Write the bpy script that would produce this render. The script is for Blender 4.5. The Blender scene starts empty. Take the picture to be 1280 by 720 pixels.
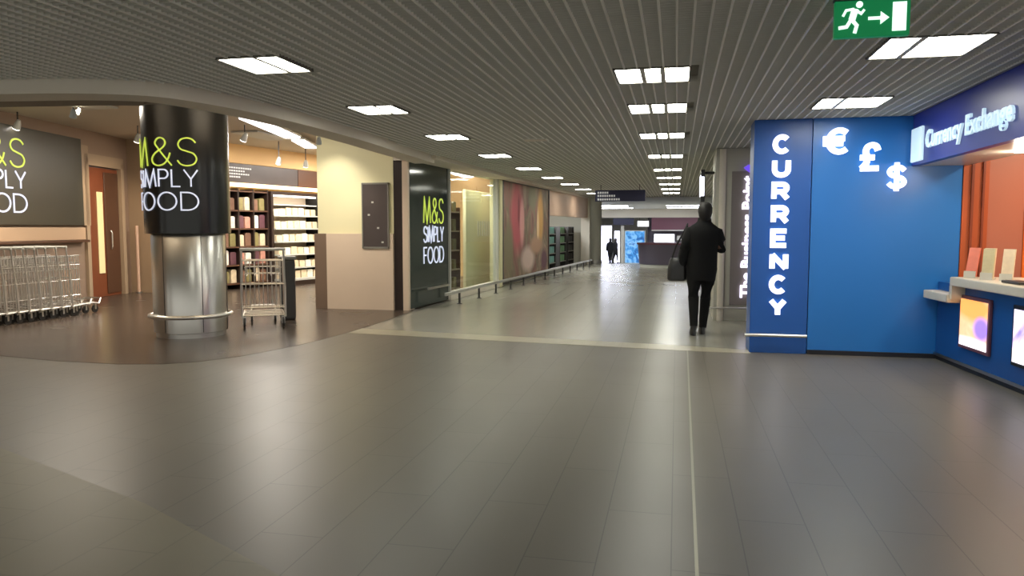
import bpy, bmesh, math, random
from mathutils import Matrix, Vector
random.seed(7)
sc = bpy.context.scene
COL = sc.collection
R = math.radians
PI = math.pi

# ------------------------------------------------------------------ camera, world, exposure
cam_d = bpy.data.cameras.new('camera'); cam = bpy.data.objects.new('camera', cam_d); COL.objects.link(cam)
cam_d.sensor_width = 36.0; cam_d.lens = 950.0 / 1280.0 * 36.0; cam_d.clip_end = 300
cam.location = (0, 0, 1.45); cam.rotation_euler = (R(90 - 4.514), 0, R(12.198))
sc.camera = cam
w = bpy.data.worlds.new('hall_ambient'); sc.world = w; w.use_nodes = True
w.node_tree.nodes['Background'].inputs[0].default_value = (0.95, 0.93, 0.85, 1)
w.node_tree.nodes['Background'].inputs[1].default_value = 0.5
sc.view_settings.view_transform = 'Standard'
try: sc.view_settings.look = 'None'
except Exception: pass
sc.view_settings.gamma = 1.0
sc.view_settings.use_curve_mapping = False
sc.view_settings.exposure = 1.0
PANEL_EMIT = 24.0
EM = 0.5      # level of the lit signs relative to the ceiling panels

# ------------------------------------------------------------------ materials
def lin(v):
    v /= 255.0
    return v / 12.92 if v <= 0.04045 else ((v + 0.055) / 1.055) ** 2.4
def rgb(r, g, b): return (lin(r), lin(g), lin(b), 1)
def mat(name, col, rough=0.5, metal=0.0, emit=0.0, ecol=None, noise=None, bump=0.0, bscale=40, spec=0.5, aniso=None):
    m = bpy.data.materials.new(name); m.use_nodes = True
    nt = m.node_tree; b = nt.nodes['Principled BSDF']
    c = rgb(*col)
    b.inputs['Base Color'].default_value = c
    b.inputs['Roughness'].default_value = rough
    b.inputs['Metallic'].default_value = metal
    b.inputs['Specular IOR Level'].default_value = spec
    tc = nt.nodes.new('ShaderNodeTexCoord')
    if noise:
        n = nt.nodes.new('ShaderNodeTexNoise'); n.inputs['Scale'].default_value = noise[0]; n.inputs['Detail'].default_value = 4
        nt.links.new(tc.outputs['Object'], n.inputs['Vector'])
        mx = nt.nodes.new('ShaderNodeMix'); mx.data_type = 'RGBA'
        a = noise[1]
        mx.inputs[6].default_value = tuple(x * (1 - a) for x in c[:3]) + (1,)
        mx.inputs[7].default_value = tuple(min(1, x * (1 + a)) for x in c[:3]) + (1,)
        nt.links.new(n.outputs['Fac'], mx.inputs[0]); nt.links.new(mx.outputs[2], b.inputs['Base Color'])
    if bump:
        n2 = nt.nodes.new('ShaderNodeTexNoise'); n2.inputs['Scale'].default_value = bscale
        nt.links.new(tc.outputs['Object'], n2.inputs['Vector'])
        bp = nt.nodes.new('ShaderNodeBump'); bp.inputs['Strength'].default_value = bump; bp.inputs['Distance'].default_value = 0.01
        nt.links.new(n2.outputs['Fac'], bp.inputs['Height']); nt.links.new(bp.outputs[0], b.inputs['Normal'])
    if emit:
        b.inputs['Emission Color'].default_value = rgb(*(ecol or col)); b.inputs['Emission Strength'].default_value = emit * EM
    return m

def tile_mat(name, c1, c2, cm, rough, bw=0.64, rh=0.32, mortar=0.006, lo=0.9, spec=0.42):
    m = bpy.data.materials.new(name); m.use_nodes = True
    nt = m.node_tree; b = nt.nodes['Principled BSDF']
    tc = nt.nodes.new('ShaderNodeTexCoord'); sp = nt.nodes.new('ShaderNodeSeparateXYZ'); cb = nt.nodes.new('ShaderNodeCombineXYZ')
    nt.links.new(tc.outputs['Object'], sp.inputs[0]); nt.links.new(sp.outputs['Y'], cb.inputs['X']); nt.links.new(sp.outputs['X'], cb.inputs['Y'])
    br = nt.nodes.new('ShaderNodeTexBrick'); nt.links.new(cb.outputs[0], br.inputs['Vector'])
    br.inputs['Scale'].default_value = 1; br.inputs['Brick Width'].default_value = bw; br.inputs['Row Height'].default_value = rh
    br.inputs['Mortar Size'].default_value = mortar; br.inputs['Mortar Smooth'].default_value = 0.4
    br.inputs['Color1'].default_value = rgb(*c1); br.inputs['Color2'].default_value = rgb(*c2); br.inputs['Mortar'].default_value = rgb(*cm)
    n = nt.nodes.new('ShaderNodeTexNoise'); n.inputs['Scale'].default_value = 0.55; n.inputs['Detail'].default_value = 3
    nt.links.new(tc.outputs['Object'], n.inputs['Vector'])
    mp = nt.nodes.new('ShaderNodeMapRange'); mp.inputs['To Min'].default_value = lo; mp.inputs['To Max'].default_value = 2 - lo
    nt.links.new(n.outputs['Fac'], mp.inputs['Value'])
    mul = nt.nodes.new('ShaderNodeMix'); mul.data_type = 'RGBA'; mul.blend_type = 'MULTIPLY'; mul.inputs[0].default_value = 1
    nt.links.new(br.outputs['Color'], mul.inputs[6]); nt.links.new(mp.outputs[0], mul.inputs[7])
    nt.links.new(mul.outputs[2], b.inputs['Base Color'])
    b.inputs['Roughness'].default_value = rough; b.inputs['Specular IOR Level'].default_value = spec
    n3 = nt.nodes.new('ShaderNodeTexNoise'); n3.inputs['Scale'].default_value = 1.2
    nt.links.new(tc.outputs['Object'], n3.inputs['Vector'])
    m3 = nt.nodes.new('ShaderNodeMapRange'); m3.inputs['To Min'].default_value = rough - 0.02; m3.inputs['To Max'].default_value = rough + 0.03
    nt.links.new(n3.outputs['Fac'], m3.inputs['Value']); nt.links.new(m3.outputs[0], b.inputs['Roughness'])
    bp = nt.nodes.new('ShaderNodeBump'); bp.inputs['Strength'].default_value = 0.015; bp.inputs['Distance'].default_value = 0.003; bp.invert = True
    nt.links.new(br.outputs['Fac'], bp.inputs['Height']); nt.links.new(bp.outputs[0], b.inputs['Normal'])
    return m

def glass_mat(name, tint=(235, 240, 238), gloss=0.08):
    m = bpy.data.materials.new(name); m.use_nodes = True; nt = m.node_tree
    for n in list(nt.nodes): nt.nodes.remove(n)
    out = nt.nodes.new('ShaderNodeOutputMaterial'); t = nt.nodes.new('ShaderNodeBsdfTransparent'); g = nt.nodes.new('ShaderNodeBsdfGlossy')
    t.inputs[0].default_value = rgb(*tint); g.inputs['Roughness'].default_value = 0.03
    f = nt.nodes.new('ShaderNodeFresnel'); f.inputs[0].default_value = 1.45
    ge = nt.nodes.new('ShaderNodeNewGeometry'); sb = nt.nodes.new('ShaderNodeMath'); sb.operation = 'SUBTRACT'; sb.inputs[0].default_value = 1; nt.links.new(ge.outputs['Backfacing'], sb.inputs[1])
    ml = nt.nodes.new('ShaderNodeMath'); ml.operation = 'MULTIPLY'; nt.links.new(f.outputs[0], ml.inputs[0]); nt.links.new(sb.outputs[0], ml.inputs[1])
    mx = nt.nodes.new('ShaderNodeMixShader'); nt.links.new(ml.outputs[0], mx.inputs[0]); nt.links.new(t.outputs[0], mx.inputs[1]); nt.links.new(g.outputs[0], mx.inputs[2])
    nt.links.new(mx.outputs[0], out.inputs[0]); return m

def art_mat(name, cols, scale=(3, 3, 1.2), emit=0.0, seed=0.0, blobs=(), dist=1.2):
    """flat printed artwork: procedural colour bands plus soft shapes, in the object's own X/Z"""
    m = bpy.data.materials.new(name); m.use_nodes = True; nt = m.node_tree; b = nt.nodes['Principled BSDF']
    tc = nt.nodes.new('ShaderNodeTexCoord'); mp = nt.nodes.new('ShaderNodeMapping'); mp.inputs['Scale'].default_value = scale; mp.inputs['Location'].default_value = (seed, seed, seed)
    nt.links.new(tc.outputs['Object'], mp.inputs[0])
    n = nt.nodes.new('ShaderNodeTexNoise'); n.inputs['Scale'].default_value = 1; n.inputs['Detail'].default_value = 3; n.inputs['Distortion'].default_value = dist
    nt.links.new(mp.outputs[0], n.inputs['Vector'])
    cr = nt.nodes.new('ShaderNodeValToRGB'); nt.links.new(n.outputs['Fac'], cr.inputs[0])
    k = len(cols)
    while len(cr.color_ramp.elements) < k: cr.color_ramp.elements.new(0.5)
    for i, c in enumerate(cols):
        e = cr.color_ramp.elements[i]; e.position = 0.3 + 0.4 * i / (k - 1); e.color = rgb(*c)
    last = cr.outputs[0]
    for (cx, cz, rx, rz, c) in blobs:
        mm = nt.nodes.new('ShaderNodeMapping'); mm.inputs['Location'].default_value = (-cx / rx, 0, -cz / rz); mm.inputs['Scale'].default_value = (1 / rx, 0.0, 1 / rz)
        nt.links.new(tc.outputs['Object'], mm.inputs[0])
        gr = nt.nodes.new('ShaderNodeTexGradient'); gr.gradient_type = 'SPHERICAL'; nt.links.new(mm.outputs[0], gr.inputs[0])
        ra = nt.nodes.new('ShaderNodeMapRange'); ra.inputs['From Min'].default_value = 0.0; ra.inputs['From Max'].default_value = 0.45
        nt.links.new(gr.outputs['Fac'], ra.inputs['Value'])
        mx = nt.nodes.new('ShaderNodeMix'); mx.data_type = 'RGBA'; nt.links.new(ra.outputs[0], mx.inputs[0])
        nt.links.new(last, mx.inputs[6]); mx.inputs[7].default_value = rgb(*c); last = mx.outputs[2]
    nt.links.new(last, b.inputs['Base Color'])
    if emit:
        nt.links.new(last, b.inputs['Emission Color']); b.inputs['Emission Strength'].default_value = emit * EM
    b.inputs['Roughness'].default_value = 0.6
    return m

M = {}
M['floor'] = tile_mat('grey_floor_tile', (103, 98, 88), (105, 100, 90), (80, 76, 69), 0.36, bw=1.28, mortar=0.0035, lo=0.93)
M['floor_pale'] = tile_mat('pale_floor_tile', (120, 115, 94), (122, 117, 96), (112, 107, 88), 0.42)
M['floor_corr'] = tile_mat('corridor_floor_tile', (150, 147, 134), (152, 149, 136), (142, 139, 126), 0.22, bw=1.28, mortar=0.004)
M['floor_shop'] = tile_mat('dark_brown_shop_tile', (76, 65, 56), (78, 67, 58), (69, 59, 51), 0.26, bw=0.4, rh=0.4)
M['floor_band'] = tile_mat('threshold_band_tile', (168, 162, 140), (170, 164, 142), (158, 152, 132), 0.3)
M['strip'] = mat('joint_strip_metal', (150, 147, 130), 0.35, 0.6)
M['ceil_void'] = mat('ceiling_void_grey', (178, 178, 172), 0.9)
M['louvre'] = mat('louvre_grey', (240, 240, 232), 0.5)
M['louvre_dim'] = mat('louvre_blade_grey', (214, 214, 206), 0.5)
M['bulk'] = mat('bulkhead_paint', (222, 214, 200), 0.7, noise=(0.8, 0.06))
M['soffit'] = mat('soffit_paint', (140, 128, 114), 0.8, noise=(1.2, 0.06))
M['shopceil'] = mat('shop_ceiling_paint', (200, 188, 168), 0.8, noise=(0.8, 0.06))
M['lightpanel'] = mat('diffuser_lit', (250, 250, 240), 0.4, emit=PANEL_EMIT, ecol=(250, 249, 236))
M['frame_white'] = mat('white_metal_frame', (190, 190, 182), 0.4)
M['steel'] = mat('brushed_steel', (205, 203, 198), 0.28, 1.0, noise=(2.5, 0.04))
M['chrome'] = mat('chrome', (225, 222, 216), 0.3, 1.0)
M['black'] = mat('black_gloss_panel', (17, 20, 21), 0.24, noise=(1.0, 0.1))
M['sign_hazed'] = mat('hazed_black_sign_panel', (66, 64, 52), 0.35, noise=(0.8, 0.08))  # black sign panel with its reflective haze mixed into the base colour
M['blackmat'] = mat('black_satin', (24, 23, 22), 0.5)
M['dkgrey'] = mat('dark_grey_plastic', (58, 56, 55), 0.45)
M['panel_green'] = mat('dark_green_glass_panel', (38, 50, 46), 0.10)
M['lime'] = mat('lime_lit_letter', (190, 205, 84), 0.4, emit=0.62, ecol=(200, 222, 84))
M['letter'] = mat('white_lit_letter', (245, 245, 255), 0.4, emit=1.3, ecol=(240, 243, 255))
M['letter_soft'] = mat('pale_blue_lit_letter', (215, 220, 245), 0.4, emit=0.6, ecol=(222, 230, 252))
M['letter_cx'] = mat('fascia_lit_letter', (190, 215, 230), 0.4, emit=0.62, ecol=(205, 232, 245))
M['cream'] = mat('cream_wall_paint', (226, 219, 178), 0.55, noise=(0.7, 0.04))
M['marble'] = mat('pale_stone_cladding', (214, 194, 172), 0.28, noise=(1.6, 0.08))
M['marble_edge'] = mat('shaded_stone_edge', (120, 100, 84), 0.4, noise=(2, 0.1))  # left face of the cladding, its shade put into a darker stone colour
M['wall_brown'] = mat('dusky_brown_wall', (146, 124, 106), 0.5, noise=(0.8, 0.06))
M['wall_tan'] = mat('tan_wall', (168, 146, 120), 0.5, noise=(0.8, 0.05))
M['wall_warm'] = mat('warm_yellow_wall', (222, 184, 128), 0.6, noise=(0.6, 0.04))
M['ledge'] = mat('peach_ledge', (200, 168, 136), 0.5)
M['wood'] = mat('reddish_door_wood', (122, 66, 40), 0.4, noise=(3, 0.15))
M['wood_dk'] = mat('dark_door_wood', (84, 56, 40), 0.35, noise=(3, 0.15))
M['doorglass'] = mat('lit_door_pane', (215, 200, 150), 0.3, emit=0.45, ecol=(225, 208, 150))
M['frame_dk'] = mat('dark_brown_frame', (42, 30, 26), 0.35)
M['grey'] = mat('mid_grey_panel', (120, 118, 110), 0.5)
M['greywall'] = mat('grey_wall_paint', (190, 188, 176), 0.6, noise=(0.8, 0.05))
M['mauve'] = mat('mauve_panel', (134, 125, 124), 0.5, noise=(1.2, 0.04))
M['board'] = mat('notice_board_slate', (74, 66, 64), 0.35, noise=(4, 0.12))
M['blue_pillar'] = mat('deep_blue_panel', (28, 86, 166), 0.32, noise=(0.9, 0.05))
M['blue_wall'] = mat('mid_blue_panel', (34, 112, 192), 0.30, noise=(0.9, 0.05))
M['blue_counter'] = mat('counter_blue_panel', (24, 78, 150), 0.3, noise=(0.9, 0.05))
M['blue_fascia'] = mat('fascia_blue', (34, 44, 130), 0.35, emit=0.05, ecol=(40, 60, 180), noise=(0.9, 0.05))
M['skirt'] = mat('dark_skirting', (26, 28, 36), 0.4)
M['worktop'] = mat('pale_worktop', (206, 200, 184), 0.3, noise=(5, 0.05))
M['orange'] = mat('burnt_orange_panel', (178, 84, 40), 0.35, noise=(1.5, 0.1))
M['orange_dk'] = mat('dark_orange_panel', (130, 58, 32), 0.35)
M['rose'] = mat('dusty_rose_panel', (176, 106, 84), 0.4, noise=(1.5, 0.05))
M['orange_br'] = mat('bright_orange_panel', (232, 112, 40), 0.4)
M['brochure'] = mat('printed_leaflet_cream', (225, 205, 175), 0.5, noise=(14, 0.25))
M['brochure_red'] = mat('printed_leaflet_red', (205, 110, 88), 0.5, noise=(14, 0.2))
M['brochure_green'] = mat('printed_leaflet_olive', (196, 186, 150), 0.5, noise=(14, 0.2))
M['green_sign'] = mat('exit_sign_green', (8, 110, 64), 0.4, emit=0.5, ecol=(5, 135, 75))
M['exit_white'] = mat('exit_sign_white', (235, 255, 245), 0.4, emit=1.1, ecol=(225, 255, 240))
M['far_lit'] = mat('far_strip_lit', (250, 250, 255), 0.4, emit=22, ecol=(235, 240, 255))
M['purple_lit'] = mat('purple_lit_logo', (110, 80, 220), 0.4, emit=1.0, ecol=(105, 75, 225))
M['spot_lit'] = mat('spotlight_lit', (255, 250, 245), 0.4, emit=10, ecol=(255, 246, 238))
M['globe_lit'] = mat('globe_lit', (255, 250, 250), 0.4, emit=5, ecol=(255, 248, 250))
M['tube_lit'] = mat('strip_light_lit', (255, 248, 250), 0.4, emit=4.5, ecol=(255, 246, 246))
M['white_lit'] = mat('white_screen_lit', (245, 245, 255), 0.4, emit=3.0, ecol=(235, 238, 255))
M['blue_white_lit'] = mat('bluish_white_lit', (235, 238, 255), 0.4, emit=6, ecol=(220, 222, 255))
M['navy'] = mat('navy_sign', (30, 30, 62), 0.4, emit=0.03, ecol=(40, 40, 90))
M['sign_text'] = mat('pale_sign_text', (205, 205, 205), 0.5, emit=0.35, ecol=(200, 200, 200))
M['maroon'] = mat('maroon_fascia', (110, 66, 80), 0.45)
M['far_wall'] = mat('far_wall_paint', (190, 188, 190), 0.6)
M['kiosk_dk'] = mat('dark_mauve_counter', (92, 86, 102), 0.35, noise=(1.0, 0.15))
M['peach'] = mat('peach_fascia', (205, 172, 148), 0.5, noise=(1.5, 0.08))
M['coat'] = mat('black_coat_cloth', (9, 9, 9), 0.95, bump=0.2, bscale=120)
M['trouser'] = mat('black_trouser_cloth', (8, 8, 9), 0.95, bump=0.2, bscale=140)
M['shoe'] = mat('black_shoe_leather', (18, 17, 16), 0.4)
M['hair'] = mat('dark_hair', (22, 18, 15), 0.6, bump=0.4, bscale=90)
M['skin'] = mat('skin', (120, 84, 66), 0.5)
M['bag'] = mat('black_bag_leather', (22, 21, 22), 0.5)
M['glass'] = glass_mat('clear_glass')
M['teal'] = mat('teal_goods', (110, 160, 150), 0.5, noise=(9, 0.4))
M['slate'] = mat('slate_goods', (110, 124, 150), 0.5, noise=(9, 0.4))
M['leafgreen'] = mat('green_goods', (96, 140, 92), 0.5, noise=(9, 0.4))
GOODS = [mat('goods_' + n, c, 0.45, noise=(12, 0.35)) for n, c in (('cream', (215, 196, 165)), ('rose', (196, 140, 122)), ('brown', (120, 88, 70)), ('white', (232, 222, 208)), ('olive', (132, 122, 78)), ('plum', (98, 62, 70)))]

# ------------------------------------------------------------------ mesh helpers
class MB:
    def __init__(s): s.v = []; s.f = []
    def add(s, vs, fs):
        o = len(s.v); s.v += [tuple(v) for v in vs]; s.f += [tuple(i + o for i in f) for f in fs]; return s
    def box(s, x0, x1, y0, y1, z0, z1):
        return s.add([(x0,y0,z0),(x1,y0,z0),(x1,y1,z0),(x0,y1,z0),(x0,y0,z1),(x1,y0,z1),(x1,y1,z1),(x0,y1,z1)],
                     [(0,3,2,1),(4,5,6,7),(0,1,5,4),(1,2,6,5),(2,3,7,6),(3,0,4,7)])
    def prism(s, poly, z0, z1):
        n = len(poly); vs = [(x, y, z0) for x, y in poly] + [(x, y, z1) for x, y in poly]
        return s.add(vs, [tuple(range(n - 1, -1, -1)), tuple(range(n, 2 * n))] + [(i, (i + 1) % n, n + (i + 1) % n, n + i) for i in range(n)])
    def xzprism(s, poly, y0, y1):
        n = len(poly); vs = [(x, y0, z) for x, z in poly] + [(x, y1, z) for x, z in poly]
        return s.add(vs, [tuple(range(n)), tuple(range(2 * n - 1, n - 1, -1))] + [(i, n + i, n + (i + 1) % n, (i + 1) % n) for i in range(n)])
    def tube(s, pts, r, n=8, closed=False):
        pts = [Vector(p) for p in pts]; rings = []
        m = len(pts)
        for i, p in enumerate(pts):
            a = pts[(i - 1) % m] if (closed or i > 0) else p; b = pts[(i + 1) % m] if (closed or i < m - 1) else p
            t = (b - a)
            if t.length < 1e-9: t = Vector((0, 0, 1))
            t.normalize()
            u = t.cross(Vector((0, 0, 1)))
            if u.length < 0.1: u = t.cross(Vector((1, 0, 0)))
            u.normalize(); v = t.cross(u)
            rr = r[i] if isinstance(r, (list, tuple)) else r
            rings.append([p + (u * math.cos(2 * PI * k / n) + v * math.sin(2 * PI * k / n)) * rr for k in range(n)])
        vs = [q for rg in rings for q in rg]; fs = []
        for i in range(m if closed else m - 1):
            j = (i + 1) % m
            for k in range(n): fs.append((i * n + k, i * n + (k + 1) % n, j * n + (k + 1) % n, j * n + k))
        if not closed:
            fs.append(tuple(range(n))); fs.append(tuple(range((m - 1) * n + n - 1, (m - 1) * n - 1, -1)))
        return s.add(vs, fs)
    def loft(s, rings, cap=True):
        n = len(rings[0]); vs = [q for rg in rings for q in rg]; fs = []
        for i in range(len(rings) - 1):
            for k in range(n): fs.append((i * n + k, i * n + (k + 1) % n, (i + 1) * n + (k + 1) % n, (i + 1) * n + k))
        if cap:
            fs.append(tuple(range(n - 1, -1, -1))); fs.append(tuple(range((len(rings) - 1) * n, len(rings) * n)))
        return s.add(vs, fs)
    def ell(s, secs, n=20):
        """secs: (cx, cy, z, rx, ry)"""
        return s.loft([[(cx + rx * math.cos(2 * PI * k / n), cy + ry * math.sin(2 * PI * k / n), z) for k in range(n)] for cx, cy, z, rx, ry in secs])
    def lathe(s, prof, n=48, c=(0, 0)):
        return s.ell([(c[0], c[1], z, r, r) for r, z in prof], n)
    def sphere(s, c, rx, ry, rz, n=16, m=10):
        secs = []
        for i in range(1, m):
            a = -PI / 2 + PI * i / m
            secs.append((c[0], c[1], c[2] + rz * math.sin(a), rx * math.cos(a), ry * math.cos(a)))
        return s.ell(secs, n)
    def map(s, fn): s.v = [tuple(fn(*v)) for v in s.v]; return s
    def build(s, name, m, parent=None, smooth=False, bevel=0.0, kind=None):
        me = bpy.data.meshes.new(name); me.from_pydata(s.v, [], s.f); me.update()
        bm = bmesh.new(); bm.from_mesh(me); bmesh.ops.recalc_face_normals(bm, faces=bm.faces); bm.to_mesh(me); bm.free()
        o = bpy.data.objects.new(name, me); COL.objects.link(o); me.materials.append(m)
        if parent: o.parent = parent
        if smooth:
            for p in me.polygons: p.use_smooth = True
            e = o.modifiers.new('split', 'EDGE_SPLIT'); e.split_angle = R(38)
        if bevel:
            b = o.modifiers.new('bevel', 'BEVEL'); b.width = bevel; b.segments = 2; b.limit_method = 'ANGLE'
        if kind: o['kind'] = kind
        return o
def thing(name, label, cat, loc=(0, 0, 0), rz=0.0, group=None):
    o = bpy.data.objects.new(name, None); COL.objects.link(o); o.empty_display_size = 0.1
    o.location = loc; o.rotation_euler = (0, 0, rz); o['label'] = label; o['category'] = cat
    if group: o['group'] = group
    return o
def tag(o, label, cat, group=None):
    o['label'] = label; o['category'] = cat
    if group: o['group'] = group
    return o
def dup(root, loc, rz, label, group=None):
    r = root.copy(); COL.objects.link(r); r.location = loc; r.rotation_euler = (0, 0, rz); r['label'] = label
    if group: r['group'] = group
    for ch in list(root.children):
        c = ch.copy(); COL.objects.link(c); c.parent = r
        for g in ch.children:
            d = g.copy(); COL.objects.link(d); d.parent = c
    return r
def place(o, loc, rz=0.0):
    o.location = loc; o.rotation_euler = (0, 0, rz); return o

# flat text: a mesh in the XZ plane facing -Y, fitted to a box (x0..x1, z0..z1)
def text_mb(txt, x0, x1, z0, z1, y0, y1, off=0.0, rot=False, spacing=1.0):
    cu = bpy.data.curves.new('t', 'FONT'); cu.body = txt; cu.extrude = 0.5; cu.offset = off; cu.resolution_u = 3; cu.space_character = spacing
    ob = bpy.data.objects.new('t', cu); COL.objects.link(ob); bpy.context.view_layer.update()
    dg = bpy.context.evaluated_depsgraph_get(); me = bpy.data.meshes.new_from_object(ob.evaluated_get(dg))
    vs = [v.co.copy() for v in me.vertices]; fs = [tuple(p.vertices) for p in me.polygons]
    bpy.data.objects.remove(ob); bpy.data.curves.remove(cu); bpy.data.meshes.remove(me)
    if rot: vs = [Vector((-v.y, v.x, v.z)) for v in vs]
    ax, bx = min(v.x for v in vs), max(v.x for v in vs); ay, by = min(v.y for v in vs), max(v.y for v in vs); az, bz = min(v.z for v in vs), max(v.z for v in vs)
    mb = MB(); mb.add([(x0 + (v.x - ax) / (bx - ax) * (x1 - x0), y1 + (v.z - az) / (bz - az) * (y0 - y1), z0 + (v.y - ay) / (by - ay) * (z1 - z0)) for v in vs], fs)
    return mb

# thin stroke letters
def catmull(p, k=5):
    out = []
    for i in range(len(p) - 1):
        a = p[max(i - 1, 0)]; b = p[i]; c = p[i + 1]; d = p[min(i + 2, len(p) - 1)]
        for j in range(k):
            t = j / k
            out.append(tuple(0.5 * ((2 * b[q]) + (-a[q] + c[q]) * t + (2 * a[q] - 5 * b[q] + 4 * c[q] - d[q]) * t * t + (-a[q] + 3 * b[q] - 3 * c[q] + d[q]) * t ** 3) for q in (0, 1)))
    out.append(p[-1]); return out
def arc(cx, cy, rx, ry, a0, a1, n=18): return [(cx + rx * math.cos(R(a0 + (a1 - a0) * i / n)), cy + ry * math.sin(R(a0 + (a1 - a0) * i / n))) for i in range(n + 1)]
GL = {
 'M': (0.95, [[(0, 0), (0.12, 1), (0.47, 0.0), (0.82, 1), (0.95, 0)]]),
 '&': (0.85, [catmull([(0.85, 0.0), (0.36, 0.6), (0.22, 0.8), (0.3, 0.95), (0.44, 1.0), (0.58, 0.94), (0.63, 0.8), (0.52, 0.64), (0.2, 0.44), (0.06, 0.25), (0.12, 0.08), (0.33, 0.0), (0.56, 0.06), (0.72, 0.24), (0.8, 0.46)])]),
 'S': (0.68, [catmull([(0.64, 0.84), (0.52, 0.96), (0.34, 1.0), (0.14, 0.94), (0.04, 0.77), (0.12, 0.6), (0.34, 0.52), (0.56, 0.44), (0.66, 0.26), (0.56, 0.07), (0.33, 0.0), (0.12, 0.05), (0.0, 0.19)])]),
 'I': (0.0, [[(0, 0), (0, 1)]]),
 'P': (0.55, [[(0, 0), (0, 1), (0.28, 1)] + arc(0.3, 0.74, 0.25, 0.26, 90, -90) + [(0, 0.48)]]),
 'L': (0.45, [[(0, 1), (0, 0), (0.45, 0)]]),
 'Y': (0.72, [[(0, 1), (0.36, 0.45), (0.72, 1)], [(0.36, 0.45), (0.36, 0)]]),
 'F': (0.5, [[(0, 0), (0, 1), (0.5, 1)], [(0, 0.52), (0.42, 0.52)]]),
 'O': (0.88, [arc(0.44, 0.5, 0.44, 0.5, 90, 450, 30)]),
 'D': (0.75, [[(0, 0), (0, 1), (0.25, 1)] + arc(0.27, 0.5, 0.48, 0.5, 90, -90, 22) + [(0, 0)]]),
}
def ribbon(mb, line, wd, y0, y1):
    pts = [line[0]]
    for a, b in zip(line, line[1:]):
        L = math.dist(a, b); k = max(1, int(L / 0.06))
        for j in range(1, k + 1): pts.append((a[0] + (b[0] - a[0]) * j / k, a[1] + (b[1] - a[1]) * j / k))
    q = []
    for p in pts:
        if not q or math.dist(p, q[-1]) > 1e-5: q.append(p)
    n = len(q); vs = []
    closed = math.dist(q[0], q[-1]) < 1e-4
    for i in range(n):
        a = q[i - 1] if i > 0 else (q[-2] if closed else q[i]); b = q[i + 1] if i < n - 1 else (q[1] if closed else q[i])
        d1 = Vector((q[i][0] - a[0], q[i][1] - a[1])); d2 = Vector((b[0] - q[i][0], b[1] - q[i][1]))
        if d1.length < 1e-9: d1 = d2
        if d2.length < 1e-9: d2 = d1
        d1.normalize(); d2.normalize(); t = d1 + d2
        if t.length < 0.2: t = d1
        t.normalize(); nn = Vector((-t.y, t.x)); s = wd / 2 / max(0.45, nn.dot(Vector((-d1.y, d1.x))))
        for y in (y0, y1):
            vs.append((q[i][0] + nn.x * s, y, q[i][1] + nn.y * s)); vs.append((q[i][0] - nn.x * s, y, q[i][1] - nn.y * s))
    fs = []
    for i in range(n - 1):
        a = i * 4; b = a + 4
        fs += [(a, a + 1, b + 1, b), (a + 2, b + 2, b + 3, a + 3), (a, b, b + 2, a + 2), (a + 1, a + 3, b + 3, b + 1)]
    fs += [(0, 2, 3, 1), (n * 4 - 4, n * 4 - 3, n * 4 - 1, n * 4 - 2)]
    mb.add(vs, fs)
def stroke_word(word, x0, x1, z0, z1, wd, y0, y1):
    H = z1 - z0; ws = [GL[c][0] * H for c in word]; tot = x1 - x0 - wd
    gap = 0.2 * H; nat = sum(ws) + gap * (len(word) - 1); k = tot / nat
    mb = MB(); x = x0 + wd / 2; hh = H - wd
    for c, wv in zip(word, ws):
        for ln in GL[c][1]:
            ribbon(mb, [(x + p[0] * H * k, z0 + wd / 2 + p[1] * hh) for p in ln], wd, y0, y1)
        x += (wv + gap) * k
    return mb
BG = {
 'C': (0.86, [arc(0.43, 0.5, 0.43, 0.5, 42, 318, 24)]), 'U': (0.84, [[(0, 1)] + arc(0.42, 0.38, 0.42, 0.38, 180, 360, 16) + [(0.84, 1)]]),
 'R': (0.82, [[(0, 0), (0, 1), (0.45, 1)] + arc(0.47, 0.74, 0.3, 0.26, 90, -90, 12) + [(0, 0.48)], [(0.44, 0.48), (0.82, 0)]]),
 'E': (0.72, [[(0.72, 1), (0, 1), (0, 0), (0.72, 0)], [(0, 0.51), (0.64, 0.51)]]), 'N': (0.84, [[(0, 0), (0, 1)], [(0.84, 0), (0.84, 1)], [(0, 0.98), (0.84, 0.02)]]),
 'Y': (0.88, [[(0, 1), (0.44, 0.46), (0.88, 1)], [(0.44, 0.5), (0.44, 0)]]),
 '€': (1.0, [arc(0.62, 0.5, 0.40, 0.5, 48, 312, 24), [(0.0, 0.61), (0.82, 0.61)], [(0.0, 0.39), (0.76, 0.39)]]),
 '£': (0.8, [catmull([(0.76, 0.76), (0.68, 0.94), (0.5, 1.0), (0.32, 0.92), (0.25, 0.72), (0.3, 0.5), (0.28, 0.22), (0.08, 0.0)]), [(0.04, 0.0), (0.8, 0.0)], [(0.02, 0.47), (0.62, 0.47)]]),
 '$': (0.8, [catmull([(0.76, 0.76), (0.6, 0.88), (0.4, 0.91), (0.16, 0.85), (0.05, 0.71), (0.16, 0.57), (0.4, 0.5), (0.64, 0.43), (0.76, 0.28), (0.64, 0.14), (0.4, 0.08), (0.18, 0.11), (0.02, 0.24)]), [(0.4, -0.10), (0.4, 1.10)]]),
}
def bold_char(ch, x0, x1, z0, z1, wd, y0, y1):
    wv, lines = BG[ch]; mb = MB()
    for j, ln in enumerate(lines): ribbon(mb, [(x0 + wd / 2 + p[0] / wv * (x1 - x0 - wd), z0 + wd / 2 + p[1] * (z1 - z0 - wd)) for p in ln], wd, y0 - 0.0008 * j, y1)
    return mb
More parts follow.
